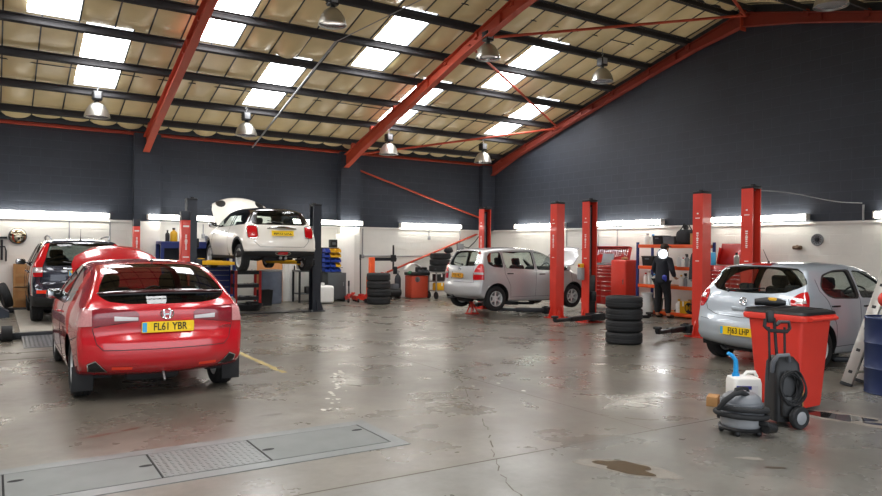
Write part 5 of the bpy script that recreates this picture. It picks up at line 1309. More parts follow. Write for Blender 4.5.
# ------------------------------------------------------------------ along the right wall
def drawer_unit(t, w, d, z0, rows, m, handle_m='chrome', cols=1, split=None):
    """front faces local -y; rows = heights from the bottom"""
    z = z0
    for hgt in rows:
        xs = [(-w/2+.02, w/2-.02)] if not split else [(-w/2+.02, -w/2+split*w-.006), (-w/2+split*w+.006, w/2-.02)]
        for a, c in xs:
            dr = MB(); dr.box(((a+c)/2, -d/2-.008, z+hgt/2), (c-a, .02, hgt-.012), bev=.004); o = dr.build('drawer', M[m], t)
            hb = MB(); hb.box(((a+c)/2, -d/2-.026, z+hgt-.028), ((c-a)*.92, .018, .016), bev=.004); hb.build('handle', M[handle_m], o)
        z += hgt
    return z
F = -pi/2     # local -y then faces -x (into the hall)
t = thing('tool_chest', 'red roller tool chest with open lid full of spanners behind the second red post', 'tool chest', (14.25, 13.80, 0), F)
W_, D_ = 1.28, .52
b = MB(); b.box((0, 0, .68), (W_, D_, 1.06), bev=.012); b.build('carcass', M['toolred'], t)
drawer_unit(t, W_, D_, .18, [.22, .16, .12, .12], 'toolred', split=.62); drawer_unit(t, W_, D_, .84, [.10, .09, .09, .08], 'toolred', split=.35)
for x in (-.55, .55):
    for y in (-.2, .2): b = MB(); b.cyl((x-.02, y, .075), (x+.02, y, .075), .07); b.box((x, y, .14), (.06, .07, .04), bev=.005); b.build('castor', M['black'], t)
lid = MB(); A = Matrix.Translation((0, .24, 1.22)) @ Matrix.Rotation(radians(-16), 4, 'X')
lid.box(A @ Vector((0, .02, .26)), (W_, .02, .50), rot=(radians(-16), 0, 0), bev=.006)
for s in (-1, 1): lid.box(A @ Vector((s*(W_/2-.01), -.04, .26)), (.02, .12, .50), rot=(radians(-16), 0, 0), bev=.006)
lid.box(A @ Vector((0, -.04, .505)), (W_, .12, .02), rot=(radians(-16), 0, 0), bev=.006); lo = lid.build('lid', M['toolred'], t)
r = random.Random(8); tools = MB()
for k in range(15):
    x = -.55+.078*k; h = r.uniform(.12, .34); tools.box(A @ Vector((x, -.012, .44-h/2)), (.028, .02, h), rot=(radians(-16), 0, r.uniform(-.08, .08)), bev=.006); tools.cyl(A @ Vector((x, -.02, .44)), A @ Vector((x, .0, .44)), .024, n=8)
tools.build('spanner_rack', M['chrome'], lo)
def small(name, label, cat, loc, rotz=0., group=None): return thing(name, label, cat, loc, rotz, group)
t = small('socket_tray', 'grey socket tray standing open on the red chest with spanner lid', 'socket set', (14.15, 13.72, 1.215), F)
b = MB(); b.box((0, 0, .02), (.42, .3, .04), bev=.008); b.box((0, .16, .17), (.42, .03, .30), rot=(radians(-12), 0, 0), bev=.008); b.build('tray', M['midgrey'], t)
for j in range(4):
    b = MB()
    for i in range(8): b.cyl((-.17+.048*i, -.1+.06*j, .03), (-.17+.048*i, -.1+.06*j, .07), .016, n=8)
    b.build('socket_row', M['chrome'], t)
t = small('cloth_roll', 'pale blue paper roll standing on the red chest with spanner lid', 'paper roll', (14.12, 14.12, 1.215))
b = MB(); b.lathe([(.03, 0), (.10, 0), (.10, .24), (.03, .24)], None, 24, closed=True); b.build('roll', mat('blue paper', '#8fa8cf', .9), t)
t = small('tool_bag', 'black tool bag slumped at the post end of the red chest', 'bag', (14.12, 14.32, 1.225))
b = MB(); b.sphere((0, 0, .13), .16, (.9, 1.0, .85)); b.build('bag_body', M['seat'], t); b = MB(); b.tube([(0, -.1, .24), (0, -.06, .31), (0, .06, .31), (0, .1, .24)], .012, 6); b.build('strap', M['black'], t)
t = thing('side_cabinet', 'tall plain red side cabinet standing between tool chest and shelving', 'cabinet', (14.1, 12.90, 0), F)
b = MB(); b.box((0, 0, .72), (.52, .50, 1.30), bev=.012); b.build('carcass', M['liftred'], t)
b = MB(); b.box((0, -.262, .72), (.48, .022, 1.24), bev=.006); dr = b.build('door', M['liftred'], t); b = MB(); b.box((.19, -.28, .8), (.02, .03, .14), bev=.006); b.build('handle', M['chrome'], dr)
for x in (-.2, .2):
    for y in (-.18, .18): b = MB(); b.cyl((x-.02, y, .045), (x+.02, y, .045), .045); b.build('castor', M['black'], t)
t = small('glove_pile', 'crumpled pale gloves lying on top of the tall red cabinet', 'work glove', (14.1, 12.9, 1.37))
b = MB(); b.sphere((0, .02, .04), .10, (1.1, .8, .45)); b.sphere((-.06, -.06, .03), .07, (1, .8, .5)); b.build('cloth', M['card'], t)
t = thing('tool_chest', 'red tool chest with plain open lid glimpsed between the near red posts', 'tool chest', (14.35, 9.94, 0), F)
b = MB(); b.box((0, 0, .70), (.92, .5, 1.20), bev=.012); b.build('carcass', M['toolred'], t)
drawer_unit(t, .92, .5, .14, [.24, .18, .14, .12, .10, .10, .09, .09], 'toolred', split=.7)
b = MB(); A = Matrix.Translation((0, .22, 1.31)) @ Matrix.Rotation(radians(-14), 4, 'X'); b.box(A @ Vector((0, 0, .26)), (.92, .02, .52), rot=(radians(-14), 0, 0), bev=.006)
for s in (-1, 1): b.box(A @ Vector((s*.45, -.05, .2)), (.015, .1, .40), rot=(radians(-14), 0, 0), bev=.005)
b.build('lid', M['toolred'], t)
for s in (-.4, .4): b = MB(); b.cyl((s, -.15, .05), (s+.04, -.15, .05), .05); b.build('castor', M['black'], t)
t = small('spray_can', 'silver spray can with dark cap on the chest with plain lid', 'spray can', (14.12, 9.62, 1.30))
b = MB(); b.lathe([(0, 0), (.055, 0), (.058, .01), (.058, .22), (.03, .25), (0, .25)], None, 20); b.build('can', M['alu'], t); b = MB(); b.cyl((0, 0, .25), (0, 0, .30), .028); b.build('cap', M['black'], t)
t = small('book', 'blue and white manual standing at the end of the plain-lidded chest', 'manual', (14.3, 10.38, 1.30))
b = MB(); b.box((0, 0, .15), (.2, .05, .30), bev=.004); b.build('cover', M['euroblue'], t); b = MB(); b.box((-.005, -.0, .152), (.196, .038, .302)); b.build('pages', M['white'], t)

# shelving
SX, SY0, SY1 = 14.25, 10.50, 12.36; LV = [.10, .75, 1.22, 1.76]
t = thing('shelving_unit', 'orange and blue boltless shelving against the right wall', 'shelving', (SX, (SY0+SY1)/2, 0), F)
SL_ = SY1-SY0
for x in (-SL_/2, SL_/2):
    for y in (-.28, .28):
        b = MB(); b.box((x, y, .92), (.06, .045, 1.84)); b.build('upright', M['blue'], t)
for z in LV:
    s = MB(); s.box((0, 0, z), (SL_-.05, .54, .018)); s.build('shelf_board', M['wood'], t)
    for y in (-.285, .285): b = MB(); b.box((0, y, z-.02), (SL_-.06, .03, .085), bev=.004); b.build('shelf_beam', M['orange'], t)
def on_shelf(lv, v, dx=0.): return (SX-.05+dx, v, LV[lv]+.009)
G1 = 'things on the orange shelving'
def crate(loc, label, dims, m='black', rotz=0., group=G1, cat='crate', name='storage_crate'):
    w, d, h = dims; t = thing(name, label, cat, loc, rotz, group)
    b = MB(); b.loft([[(*p, z) for p in rounded([(-w/2*q, -d/2*q), (w/2*q, -d/2*q), (w/2*q, d/2*q), (-w/2*q, d/2*q)], .02, 2)] for z, q in ((0, .9), (h*.92, 1), (h*.93, 1.06), (h, 1.06), (h, .96), (h*.2, .88))]); b.build('tub', M[m], t)
    b = MB(); b.box((0, -d/2-.006, h*.72), (w*.36, .012, h*.14), bev=.004); b.box((0, 0, h*.7), (w*.75, d*.75, h*.3), bev=.03); b.build('contents', M['greyplastic'], t); return t
def bottle(loc, label, h=.26, rr=.05, m='white', cap='black', group=G1, spray=False, name='bottle', cat='bottle'):
    t = thing(name, label, cat, loc, 0, group)
    b = MB(); b.lathe([(0, 0), (rr, 0), (rr*1.03, .01), (rr*1.03, h*.62), (rr*.8, h*.72), (rr*.35, h*.8), (rr*.35, h*.88), (0, h*.88)], None, 18); b.build('bottle_body', M[m], t)
    b = MB(); b.cyl((0, 0, h*.86), (0, 0, h), rr*.42, n=12)
    if spray: b.box((-.025, 0, h*1.02), (.09, .03, .04), bev=.008); b.box((-.045, 0, h*.93), (.012, .018, .05), bev=.004)
    b.build('cap', M[cap], t); return t
def carton(loc, label, dims, m='card', rotz=0., group=G1, name='carton', cat='box'):
    w, d, h = dims; t = thing(name, label, cat, loc, rotz, group)
    b = MB(); b.box((0, 0, h/2), (w, d, h), bev=.004); b.build('box_body', M[m], t); b = MB(); b.box((0, 0, h+.0005), (w*.99, .045, .002)); b.box((0, -d/2-.0005, h*.8), (.045, .002, h*.4)); b.build('tape', M['white'], t); return t
bottle(on_shelf(3, 12.24), 'white can with pale blue label at the tool chest end of the top shelf', .30, .085, 'white', 'midgrey'); bottle(on_shelf(3, 12.06), 'grey white oil can second from the tool chest end of the top shelf', .28, .075, 'whitepaint', 'cyan')
crate(on_shelf(3, 11.80), 'dark crate of parts on the top shelf beside the white cans', (.30, .34, .24), 'black', F); crate(on_shelf(3, 11.45), 'dark grey crate of parts in the middle of the top shelf', (.36, .34, .22), 'greyplastic', F)
t = thing('holdall', 'large black holdall with tangled straps on the top shelf', 'bag', on_shelf(3, 11.04), 0, G1)
b = MB(); b.box((0, 0, .19), (.40, .44, .38), bev=.13, seg=4); b.build('bag_body', M['seat'], t)
b = MB(); b.tube([(0, -.16, .35), (-.05, -.1, .50), (0, 0, .46), (.04, .1, .53), (0, .18, .36)], .014, 6); b.tube([(-.1, -.1, .36), (-.06, .02, .48), (-.08, .14, .36)], .012, 6); b.sphere((0, .02, .43), .07); b.build('strap', M['black'], t)
carton(on_shelf(3, 10.68), 'brown carton at the red post end of the top shelf', (.28, .30, .28), 'card', F)
crate(on_shelf(2, 12.10), 'black crate of jars at the tool chest end of the eye-level shelf', (.36, .36, .26), 'black', F)
r = random.Random(12)
for k, (v, h, q, m, c, sp, lb) in enumerate([(11.17, .28, .055, 'clearbag', 'white', False, 'cloudy clear jar nearest the mechanic on the eye-level shelf'), (11.05, .24, .05, 'white', 'lensred', False, 'white bottle with red cap on the eye-level shelf'), (10.93, .30, .05, 'midgrey', 'black', True, 'grey trigger spray bottle on the eye-level shelf'), (10.81, .25, .06, 'clearbag', 'yellow', False, 'cloudy bottle with yellow cap on the eye-level shelf'), (10.69, .29, .05, 'white', 'black', True, 'white trigger spray bottle on the eye-level shelf'), (10.59, .22, .05, 'card', 'white', False, 'amber bottle with white cap on the eye-level shelf')]):
    bottle(on_shelf(2, v, -.1), lb, h, q, m, c, spray=sp)
for (v, h, q, m, c, sp, lb) in [(12.22, .30, .06, 'white', 'lensred', False, 'white bottle with red cap at the tool chest end of the waist-high shelf'), (12.08, .33, .055, 'clearbag', 'white', True, 'cloudy trigger spray bottle on the waist-high shelf'), (11.94, .28, .06, 'white', 'cyan', False, 'white bottle with blue cap on the waist-high shelf'), (10.98, .30, .055, 'midgrey', 'black', True, 'grey trigger spray bottle on the waist-high shelf'), (10.86, .26, .06, 'white', 'black', False, 'white bottle with black cap on the waist-high shelf')]:
    bottle(on_shelf(1, v, -.08), lb, h, q, m, c, spray=sp)
crate(on_shelf(1, 10.71), 'cloudy tub of rags at the post end of the waist-high shelf', (.36, .34, .22), 'clearbag', F)
t = thing('plastic_sack', 'cloudy plastic sack drooping at the mechanic\'s feet by the shelf foot', 'plastic sack', (13.72, 11.84, 0))
b = MB(); b.loft([[(q*.16*cos(a)*(1+.08*sin(3*a+k)), q*.19*sin(a)*(1+.08*cos(4*a+k)), z) for a in np.linspace(0, 2*pi, 18, endpoint=False)] for k, (z, q) in enumerate(((.0, .75), (.06, .95), (.2, 1.0), (.38, .85), (.5, .7), (.58, .8)))]); b.build('sack', M['clearbag'], t)
carton(on_shelf(0, 10.98, -.06), 'bright yellow carton on the bottom shelf beside the belts', (.20, .24, .30), 'yellow', F); bottle(on_shelf(0, 11.16, -.1), 'white bottle with yellow cap on the bottom shelf', .34, .075, 'white', 'yellow')
carton(on_shelf(0, 10.74, .08), 'brown carton on the bottom shelf behind the belts', (.40, .26, .34), 'card', F)
for k, (v, q) in enumerate(((10.80, .12), (10.60, .12))):
    t = thing('drive_belt', ('coiled black drive belt on the bottom shelf by the brown carton', 'coiled black drive belt on the bottom shelf against the red post')[k], 'belt', (SX-.18, v, LV[0]+.009+q+.02), 0, G1)
    b = MB()
    for j in range(3): b.tube([(-.04+.03*j, q*(1-.1*j)*cos(a), q*(1-.1*j)*sin(a)*(1.0+.1*sin(2*a))) for a in np.linspace(0, 2*pi, 28, endpoint=False)], .016, 8, True)
    b.build('belt', M['rubber'], t)
t = thing('roof_bar', 'long dark bar leaning across the bottom shelf', 'bar', on_shelf(0, 10.9, .1), 0, G1); b = MB(); b.tube([(0, .55, .02), (0, -.05, .36), (0, -.55, .50)], .022, 8); b.build('bar', M['blackmetal'], t)
t = thing('hanging_coat', 'black coat hanging at the red post end of the shelving', 'coat', (13.90, 10.56, .95))
b = MB(); b.loft([[(.06*q*cos(a), .15*q*sin(a)*(1+.06*sin(5*a)), z) for a in np.linspace(0, 2*pi, 20, endpoint=False)] for z, q in ((0, 1.1), (.25, 1.0), (.45, .95), (.6, .7), (.68, .25))]); b.build('cloth', M['seat'], t)
b = MB(); b.tube([(0, 0, .66), (0, 0, .74), (.04, 0, .77), (.07, 0, .75)], .006, 6); b.build('hook', M['chrome'], t)

for (lv, v, dx, h, q, m, c, lb) in [(2, 11.62, .0, .26, .055, 'royal', 'white', 'blue bottle with white cap behind the mechanic on the eye-level shelf'), (2, 11.82, -.05, .30, .05, 'greyplastic', 'black', 'grey bottle beside the crate of jars on the eye-level shelf'), (2, 11.11, .12, .30, .06, 'greyplastic', 'yellow', 'grey bottle with yellow cap in the back row of the eye-level shelf'), (2, 10.87, .12, .30, .06, 'white', 'cyan', 'white bottle with blue cap in the back row of the eye-level shelf'), (2, 10.66, .12, .28, .055, 'toolred', 'black', 'red bottle in the back row of the eye-level shelf'),
    (1, 11.79, .0, .30, .06, 'royal', 'black', 'blue bottle left of the mechanic on the waist-high shelf'), (1, 11.14, -.05, .28, .055, 'white', 'yellow', 'white bottle with yellow cap right of the mechanic on the waist-high shelf'), (1, 10.92, .12, .34, .06, 'clearbag', 'lensred', 'cloudy bottle with red cap in the back row of the waist-high shelf')]:
    bottle(on_shelf(lv, v, dx), lb, h, q, m, c)
crate(on_shelf(0, 12.06), 'dark grey tub at the tool chest end of the bottom shelf', (.40, .36, .30), 'greyplastic', F)
carton(on_shelf(1, 10.72, .14), 'brown carton behind the cloudy tub on the waist-high shelf', (.30, .16, .38), 'card', F)
# glare by the mechanic's head, given a made-up work lamp as its source
t = thing('stand_in_lamp', 'glaring stand-in lamp added for the glare beside the mechanic', 'stand-in lamp', (13.36, 11.06, 1.55))
b = MB(); b.lathe([(0, 0), (.12, 0), (.135, .02), (.11, .07), (.04, .09), (0, .09)], Matrix.Rotation(radians(90), 4, 'Y') @ Matrix.Rotation(0, 4, 'X'), 28); sh = b.build('lamp_shell', M['greyplastic'], t)
sh.rotation_euler = (0, 0, radians(37))
b = MB(); b.sphere((-.02, -.012, 0), .085, (.55, 1, 1), 20); o = b.build('led_lens', emis('glare emitter', '#ffffff', 60.), t); o.rotation_euler = (0, 0, radians(37))
b = MB(); b.tube([(.05, .04, .05), (.15, .08, .2), (.40, .10, .19), (.44, .12, .16)], .008, 6); b.build('hanger', M['blackmetal'], t)

# blue dispensers on a wall shelf past the silver car
t = thing('wall_shelf', 'small white wall shelf carrying blue fluid dispensers behind the furthest lift', 'shelf', (14.95, 15.0, 1.36), F)
b = MB(); b.box((0, -.02, -.012), (.7, .30, .024)); b.build('shelf_board', M['whitepaint'], t)
for x in (-.25, .25): b = MB(); b.prism([(0, 0), (.24, 0), (0, -.2)], .02, frame((x, .13, -.024), (0, -1, 0), (0, 0, 1))); b.build('bracket', M['galv'], t)
for k, v in enumerate((15.16, 14.86)):
    t = thing('fluid_dispenser', ('blue fluid dispenser with black pump on the wall shelf, beside the raised bonnet', 'blue fluid dispenser with black pump on the wall shelf, beside the red post')[k], 'dispenser', (14.90, v, 1.36), 0, 'blue fluid dispensers')
    b = MB(); b.lathe([(0, 0), (.11, 0), (.115, .02), (.115, .30), (.09, .34), (0, .34)], None, 24); b.build('tank', M['royal'], t); b = MB(); b.cyl((0, 0, .34), (0, 0, .44), .05); b.box((0, 0, .45), (.14, .05, .04), bev=.01); b.cyl((0, 0, .45), (0, 0, .52), .02); b.build('pump', M['black'], t)
t = thing('wall_vent', 'round grey vent on the white wall above the silver-blue hatchback', 'vent', (RX, 8.32, 1.90), -pi/2)
b = MB(); b.lathe([(0, 0), (.13, 0), (.135, .03), (.12, .05), (.105, .03), (0, .03)], Matrix.Rotation(pi/2, 4, 'X'), 32); b.build('ring', M['midgrey'], t)
b = MB()
for k in range(6): a = pi*k/6; b.box((0, -.035, 0), (.2, .012, .012), rot=(0, a, 0))
b.lathe([(0, .03), (.05, .03), (.04, .055), (0, .055)], Matrix.Rotation(pi/2, 4, 'X'), 20); b.build('grille', M['blackmetal'], t)
t = thing('wall_clamp', 'small brown wall bracket above the aerial of the silver-blue hatchback', 'bracket', (RX, 8.75, 1.73), -pi/2)
b = MB(); b.box((0, -.05, 0), (.2, .1, .09), bev=.03); b.cyl((.05, -.1, 0), (.05, -.15, .02), .04); b.build('clamp', mat('rusty bracket', '#5a4632', .7, var=.3), t)
b = MB(); b.cyl((RX-.04, 7.36, 2.28), (RX-.04, 7.36, 2.62), .022, n=8); struct(b.build('conduit_beam', M['galv']))
t = thing('air_line', 'thin pale air line drooping from the nearest red post to the wall', 'air line', (11.3, 7.42, 2.72)); b = MB(); b.tube([(.1+3.6*s_, -.06*s_, .0-.07*s_+.05*sin(2*pi*s_)*.6) for s_ in np.linspace(0, 1, 20)], .010, 6); b.build('hose', M['midgrey'], t)

# ------------------------------------------------------------------ mechanic
def skin_fig(chains, name, m, parent, sub=2, root=0):
    """chains: list of polylines of (x,y,z,r); chains starting on an existing joint are welded"""
    verts = []; rad = []; edges = []; key = {}
    for ch in chains:
        prev = None
        for (x, y, z, rr) in ch:
            k = (round(x, 4), round(y, 4), round(z, 4))
            if k not in key: key[k] = len(verts); verts.append((x, y, z)); rad.append(rr)
            i = key[k]
            if prev is not None and prev != i: edges.append((prev, i))
            prev = i
    bm_ = bmesh.new(); sl = bm_.verts.layers.skin.verify(); vs = [bm_.verts.new(v) for v in verts]
    for v, rr in zip(vs, rad): v[sl].radius = rr if isinstance(rr, tuple) else (rr, rr)
    for a, c in edges: bm_.edges.new((vs[a], vs[c]))
    vs[root][sl].use_root = True
    me = bpy.data.meshes.new('fig'); bm_.to_mesh(me); bm_.free(); ob = bpy.data.objects.new('fig', me); COL.objects.link(ob)
    md = ob.modifiers.new('s', 'SKIN'); md.use_smooth_shade = True; md.branch_smoothing = .3
    ms = ob.modifiers.new('u', 'SUBSURF'); ms.levels = sub; ms.render_levels = sub
    dg = bpy.context.evaluated_depsgraph_get(); dg.update(); res = bpy.data.meshes.new_from_object(ob.evaluated_get(dg)); bpy.data.objects.remove(ob)
    res.name = name; res.materials.clear(); res.materials.append(m); res.shade_smooth()
    return link_mesh(name, res, parent)
t = thing('person', 'mechanic in dark overalls with back turned, sorting parts at the orange shelving', 'person', (13.62, 11.28, 0), radians(-90))
# local: faces +y is towards the shelving after the turn, x to the side
hip = (0, 0, .95, .135)
def hand(b_wrist, tip_dir, side):
    w = Vector(b_wrist); d = Vector(tip_dir).normalized(); s = Vector((side, 0, 0)); s = (s-d*s.dot(d)).normalized(); n = d.cross(s)
    out = []; palm = w+d*.07
    out.append([(*w, .027), (*(w+d*.035), .033), (*palm, .034)])
    for k, (off, ln) in enumerate(((-.027, .062), (-.009, .073), (.009, .068), (.026, .054))):
        p0 = palm+s*off; p1 = p0+d*ln*.5+n*.012; p2 = p0+d*ln*.85+n*.035
        out.append([(*palm, .034), (*(p0+d*.018), .010), (*p1, .009), (*p2, .0075)])
    th = w+d*.03-s*.03; out.append([(*(w+d*.035), .033), (*th, .013), (*(th+d*.035-s*.015+n*.02), .010)])
    return out
WL = (-.26, .22, 1.02); WR = (.25, .16, .98)
body = [[hip, (0, .01, 1.12, .125), (0, .02, 1.28, .14), (0, .03, 1.42, .13), (0, .05, 1.50, .062), (0, .07, 1.56, .06), (0, .085, 1.63, (.082, .095)), (0, .09, 1.70, (.085, .1)), (0, .085, 1.765, .06)],
    [hip, (-.10, 0, .88, .10), (-.13, .03, .50, .068), (-.145, .0, .12, .05), (-.145, .02, .05, .048), (-.15, .16, .035, .04)],
    [hip, (.10, 0, .88, .10), (.13, .05, .50, .068), (.155, .03, .12, .05), (.155, .05, .05, .048), (.17, .19, .035, .04)],
    [(0, .03, 1.42, .13), (-.18, .03, 1.41, .065), (-.27, .02, 1.16, .05), WL+(.032,)], [(0, .03, 1.42, .13), (.18, .03, 1.41, .065), (.29, -.01, 1.16, .05), WR+(.032,)]]
hl = hand(WL, (.2, .9, .1), 1); hr = hand(WR, (-.2, .8, -.3), -1)
hl[0][0] = WL+(.032,); hr[0][0] = WR+(.032,)
bo = skin_fig(body+hl+hr, 'body', M['skin'], t)
# face
b = MB(); b.sphere((0, .19, 1.665), .016, (1, 1.1, 1.4)); b.sphere((-.088, .085, 1.67), .03, (.4, .8, 1.1)); b.sphere((.088, .085, 1.67), .03, (.4, .8, 1.1)); b.build('face_feature', M['skin'], bo)
for x in (-.032, .032): b = MB(); b.sphere((x, .178, 1.695), .012); b.build('eye', M['white'], bo)
b = MB(); b.box((0, .178, 1.625), (.05, .012, .01), bev=.004); b.build('mouth', M['lensdull'], bo)
b = MB(); b.sphere((0, .075, 1.725), .104, (.93, 1.05, .86)); hb = b.build('hair', mat('short brown hair', '#3a2a20', .8, bump=.4, bscale=90), t)
jk = [[(0, 0, .80, (.19, .165)), (0, 0, .93, (.19, .165)), (0, .005, 1.12, (.18, .155)), (0, .02, 1.28, (.185, .16)), (0, .03, 1.42, (.16, .13)), (0, .05, 1.505, .075)],
    [(0, .03, 1.42, (.16, .13)), (-.19, .03, 1.415, .085), (-.28, .02, 1.16, .068), (-.262, .19, 1.04, .05)], [(0, .03, 1.42, (.16, .13)), (.19, .03, 1.415, .085), (.30, -.01, 1.16, .068), (.256, .135, 1.0, .05)]]
skin_fig(jk, 'jacket', M['overall'], t)
tr = [[(0, 0, .96, (.165, .14)), (-.10, 0, .86, .118), (-.13, .03, .50, .09), (-.145, .0, .10, .075)], [(0, 0, .96, (.165, .14)), (.10, 0, .86, .118), (.13, .05, .50, .09), (.155, .03, .10, .075)]]
skin_fig(tr, 'trousers', mat('black work trousers', '#14151a', .85, bump=.3, bscale=30), t)
for ch in ([(-.145, -.03, .05, .052), (-.147, .06, .045, .05), (-.15, .15, .04, .046), (-.152, .2, .036, .036)], [(.155, 0, .05, .052), (.16, .09, .045, .05), (.168, .18, .04, .046), (.172, .23, .036, .036)]): skin_fig([ch], 'boot', M['bootblack'], t)
b = MB(); b.sphere((.17, -.13, .99), .05, (1.3, .6, 1.3)); b.sphere((.21, -.13, .95), .035, (1, .6, 1.6)); b.build('blue_rag', M['dirtyglove'], t)
# ------------------------------------------------------------------ along the back wall, left to right
t = thing('convex_mirror', 'round convex mirror on the back wall above the charcoal estate car', 'mirror', (.47, BY, 1.82))
b = MB(); b.lathe([(0, .10), (.06, .097), (.12, .085), (.17, .06), (.185, .04)], Matrix.Rotation(pi/2, 4, 'X'), 32); b.build('mirror_face', mat('dusty mirror', '#b0a690', .08, 1.), t)
b = MB(); b.lathe([(.18, .0), (.2, .0), (.2, .05), (.18, .05)], Matrix.Rotation(pi/2, 4, 'X'), 32, closed=True); b.build('rim', M['greypaint'], t)
t = thing('wall_bracket', 'dark angle bracket on the back wall at the left edge', 'bracket', (.18, BY, 1.50)); b = MB(); b.box((-.1, -.05, .28), (.34, .1, .05)); b.box((-.04, -.05, -.02), (.05, .1, .5)); b.tube([(-.2, -.08, .05), (.02, -.08, .06), (.05, -.08, -.05), (.05, -.08, -.3)], .018, 6); b.build('arm', M['blackmetal'], t)
for k, (z, lb) in enumerate(((.0, 'lower of the two brown crates by the charcoal estate car'), (.58, 'upper of the two brown crates by the charcoal estate car'))):
    t = thing('wooden_crate', lb, 'crate', (.55, 19.95, z), 0, 'brown crates behind the estate car')
    b = MB(); b.box((0, 0, .285), (.34, .40, .55), bev=.004); b.build('crate_body', M['card'], t)
    b = MB()
    for zz in (.05, .28, .52): b.box((0, -.205, zz), (.35, .014, .08))
    for x in (-.15, .15): b.box((x, -.207, .285), (.05, .016, .56))
    b.build('batten', M['wood'], t)
t = thing('tyre', 'worn tyre leaning on a dark block at the left edge', 'tyre', (.20, 19.2, .42), 0); t.rotation_euler = (0, radians(72), radians(8))
MB().lathe(tyre_profile(.30, .2, .19), None, 40, closed=True).build('tread_and_sidewall', M['rubber'], t)
t = thing('wheel_chock', 'dark slate wedge block on the floor at the left edge', 'wheel chock', (.02, 18.3, 0))
b = MB(); b.prism([(-.5, 0), (.26, 0), (.26, .12), (.10, .22), (-.5, .26)], .5, frame((0, .25, 0), (1, 0, 0), (0, 0, 1))); b.build('block', mat('slate plastic', '#2e3642', .5), t)

# long blue bench
t = thing('workbench', 'long dark blue steel bench with open front behind the dark lift post', 'workbench', (4.62, 19.55, 0))
b = MB(); b.box((0, 0, 1.70), (1.95, .75, .08), bev=.006); b.build('worktop', M['blue'], t)
for x in (-.94, .94):
    for y in (-.33, .33): b = MB(); b.box((x, y, .83), (.08, .08, 1.66)); b.build('leg', M['blue'], t)
b = MB(); b.box((0, .34, .9), (1.86, .03, 1.5)); b.box((0, 0, .25), (1.86, .66, .03)); b.box((0, 0, .95), (1.86, .66, .03)); b.build('inner_shelf', M['navymetal'], t)
b = MB(); b.box((0, -.36, 1.62), (1.86, .03, .12)); b.build('front_rail', M['blue'], t)
for k, (x, h, q, m, lb) in enumerate(((3.86, .30, .055, 'black', 'dark bottle at the left end of the blue bench'), (4.02, .36, .09, 'yellow', 'yellow can on the left end of the blue bench'), (4.24, .33, .06, 'greyplastic', 'grey bottle beside the yellow can on the blue bench'), (4.38, .35, .06, 'navymetal', 'slate bottle on the blue bench against the red post'))):
    bottle((x, 19.5, 1.74), lb, h, q, m, 'black', 'bottles on the blue bench')
crate((5.02, 19.45, 1.74), 'dark tray of parts at the right end of the blue bench', (.34, .34, .16), 'greyplastic', 0, None)
t = thing('air_tool', 'red and black air tool lying on the blue bench beside the cream bonnet', 'air tool', (5.42, 19.5, 1.74), .3); b = MB(); b.cyl((-.12, 0, .10), (.14, 0, .12), .06, .045); b.build('tool_body', M['toolred'], t); b = MB(); b.tube([(-.05, 0, .08), (-.07, -.1, .03)], .03, 8); b.cyl((.14, 0, .12), (.2, 0, .123), .025); b.build('grip', M['black'], t)
# blue chest of drawers
t = thing('drawer_cabinet', 'blue drawer cabinet with pale drawer edges in front of the blue bench', 'tool cabinet', (4.86, 18.75, 0))
b = MB(); b.box((0, 0, .60), (.80, .5, 1.04), bev=.01); b.build('carcass', M['blue'], t)
drawer_unit(t, .80, .5, .12, [.26, .20, .17, .14, .13, .10], 'blue', 'galv')
for x in (-.35, .35):
    for y in (-.18, .18): b = MB(); b.cyl((x-.02, y, .05), (x+.02, y, .05), .05); b.build('castor', M['black'], t)
bottle((5.18, 18.1, 0), 'clear plastic bottle on the floor beside the blue drawer cabinet', .38, .10, 'clearbag', 'royal', None)
# red and black trolley
t = thing('tool_trolley', 'open red and black tool trolley beneath the cream car', 'trolley', (5.62, 18.35, 0))
for z in (.22, .55, .90):
    b = MB(); b.box((0, 0, z), (.66, .42, .02))
    for y in (-.21, .21): b.box((0, y, z+.035), (.66, .015, .09))
    for x in (-.33, .33): b.box((x, 0, z+.035), (.015, .42, .09))
    b.build('tray', M['black'], t)
for x in (-.32, .32):
    for y in (-.2, .2): b = MB(); b.box((x, y, .56), (.065, .05, .86)); b.build('upright', M['toolred'], t); b = MB(); b.cyl((x-.02, y, .055), (x+.02, y, .055), .055); b.build('castor', M['black'], t)
r = random.Random(6)
for z, lb in ((.235, 'jumble of grey parts on the low tray of the red trolley'), (.565, 'jumble of bright tools on the middle tray of the red trolley'), (.915, 'jumble of fittings on the top tray of the red trolley')):
    t2 = thing('tool_jumble', lb, 'tools', (5.62, 18.35, z)); b = MB()
    for k in range(16): b.box((r.uniform(-.27, .27), r.uniform(-.16, .16), .02+r.uniform(0, .05)), (r.uniform(.04, .16), r.uniform(.02, .05), r.uniform(.02, .06)), rot=(r.uniform(-.3, .3), r.uniform(-.3, .3), r.uniform(0, 3)), bev=.006)
    o = b.build('loose_tool', M['galv'], t2); o['kind'] = 'stuff'; 
t = thing('drain_pan', 'shallow black oil drain pan on the floor below the red trolley', 'drain pan', (5.48, 17.55, 0))
b = MB(); b.lathe([(0, .03), (.24, .03), (.30, .15), (.33, .16), (.33, .14), (.26, 0), (0, 0)], None, 36); b.build('pan', M['black'], t); b = MB(); b.cyl((0, 0, .03), (0, 0, .19), .07); b.box((.05, 0, .2), (.3, .08, .05), bev=.015); b.build('funnel', M['black'], t)
t = thing('plywood_board', 'orange plywood board standing against the back wall', 'board', (6.79, 19.86, 0)); b = MB(); b.box((0, 0, .68), (.76, .03, 1.36), bev=.003, rot=(radians(-3), 0, 0)); b.build('board', M['ply'], t)
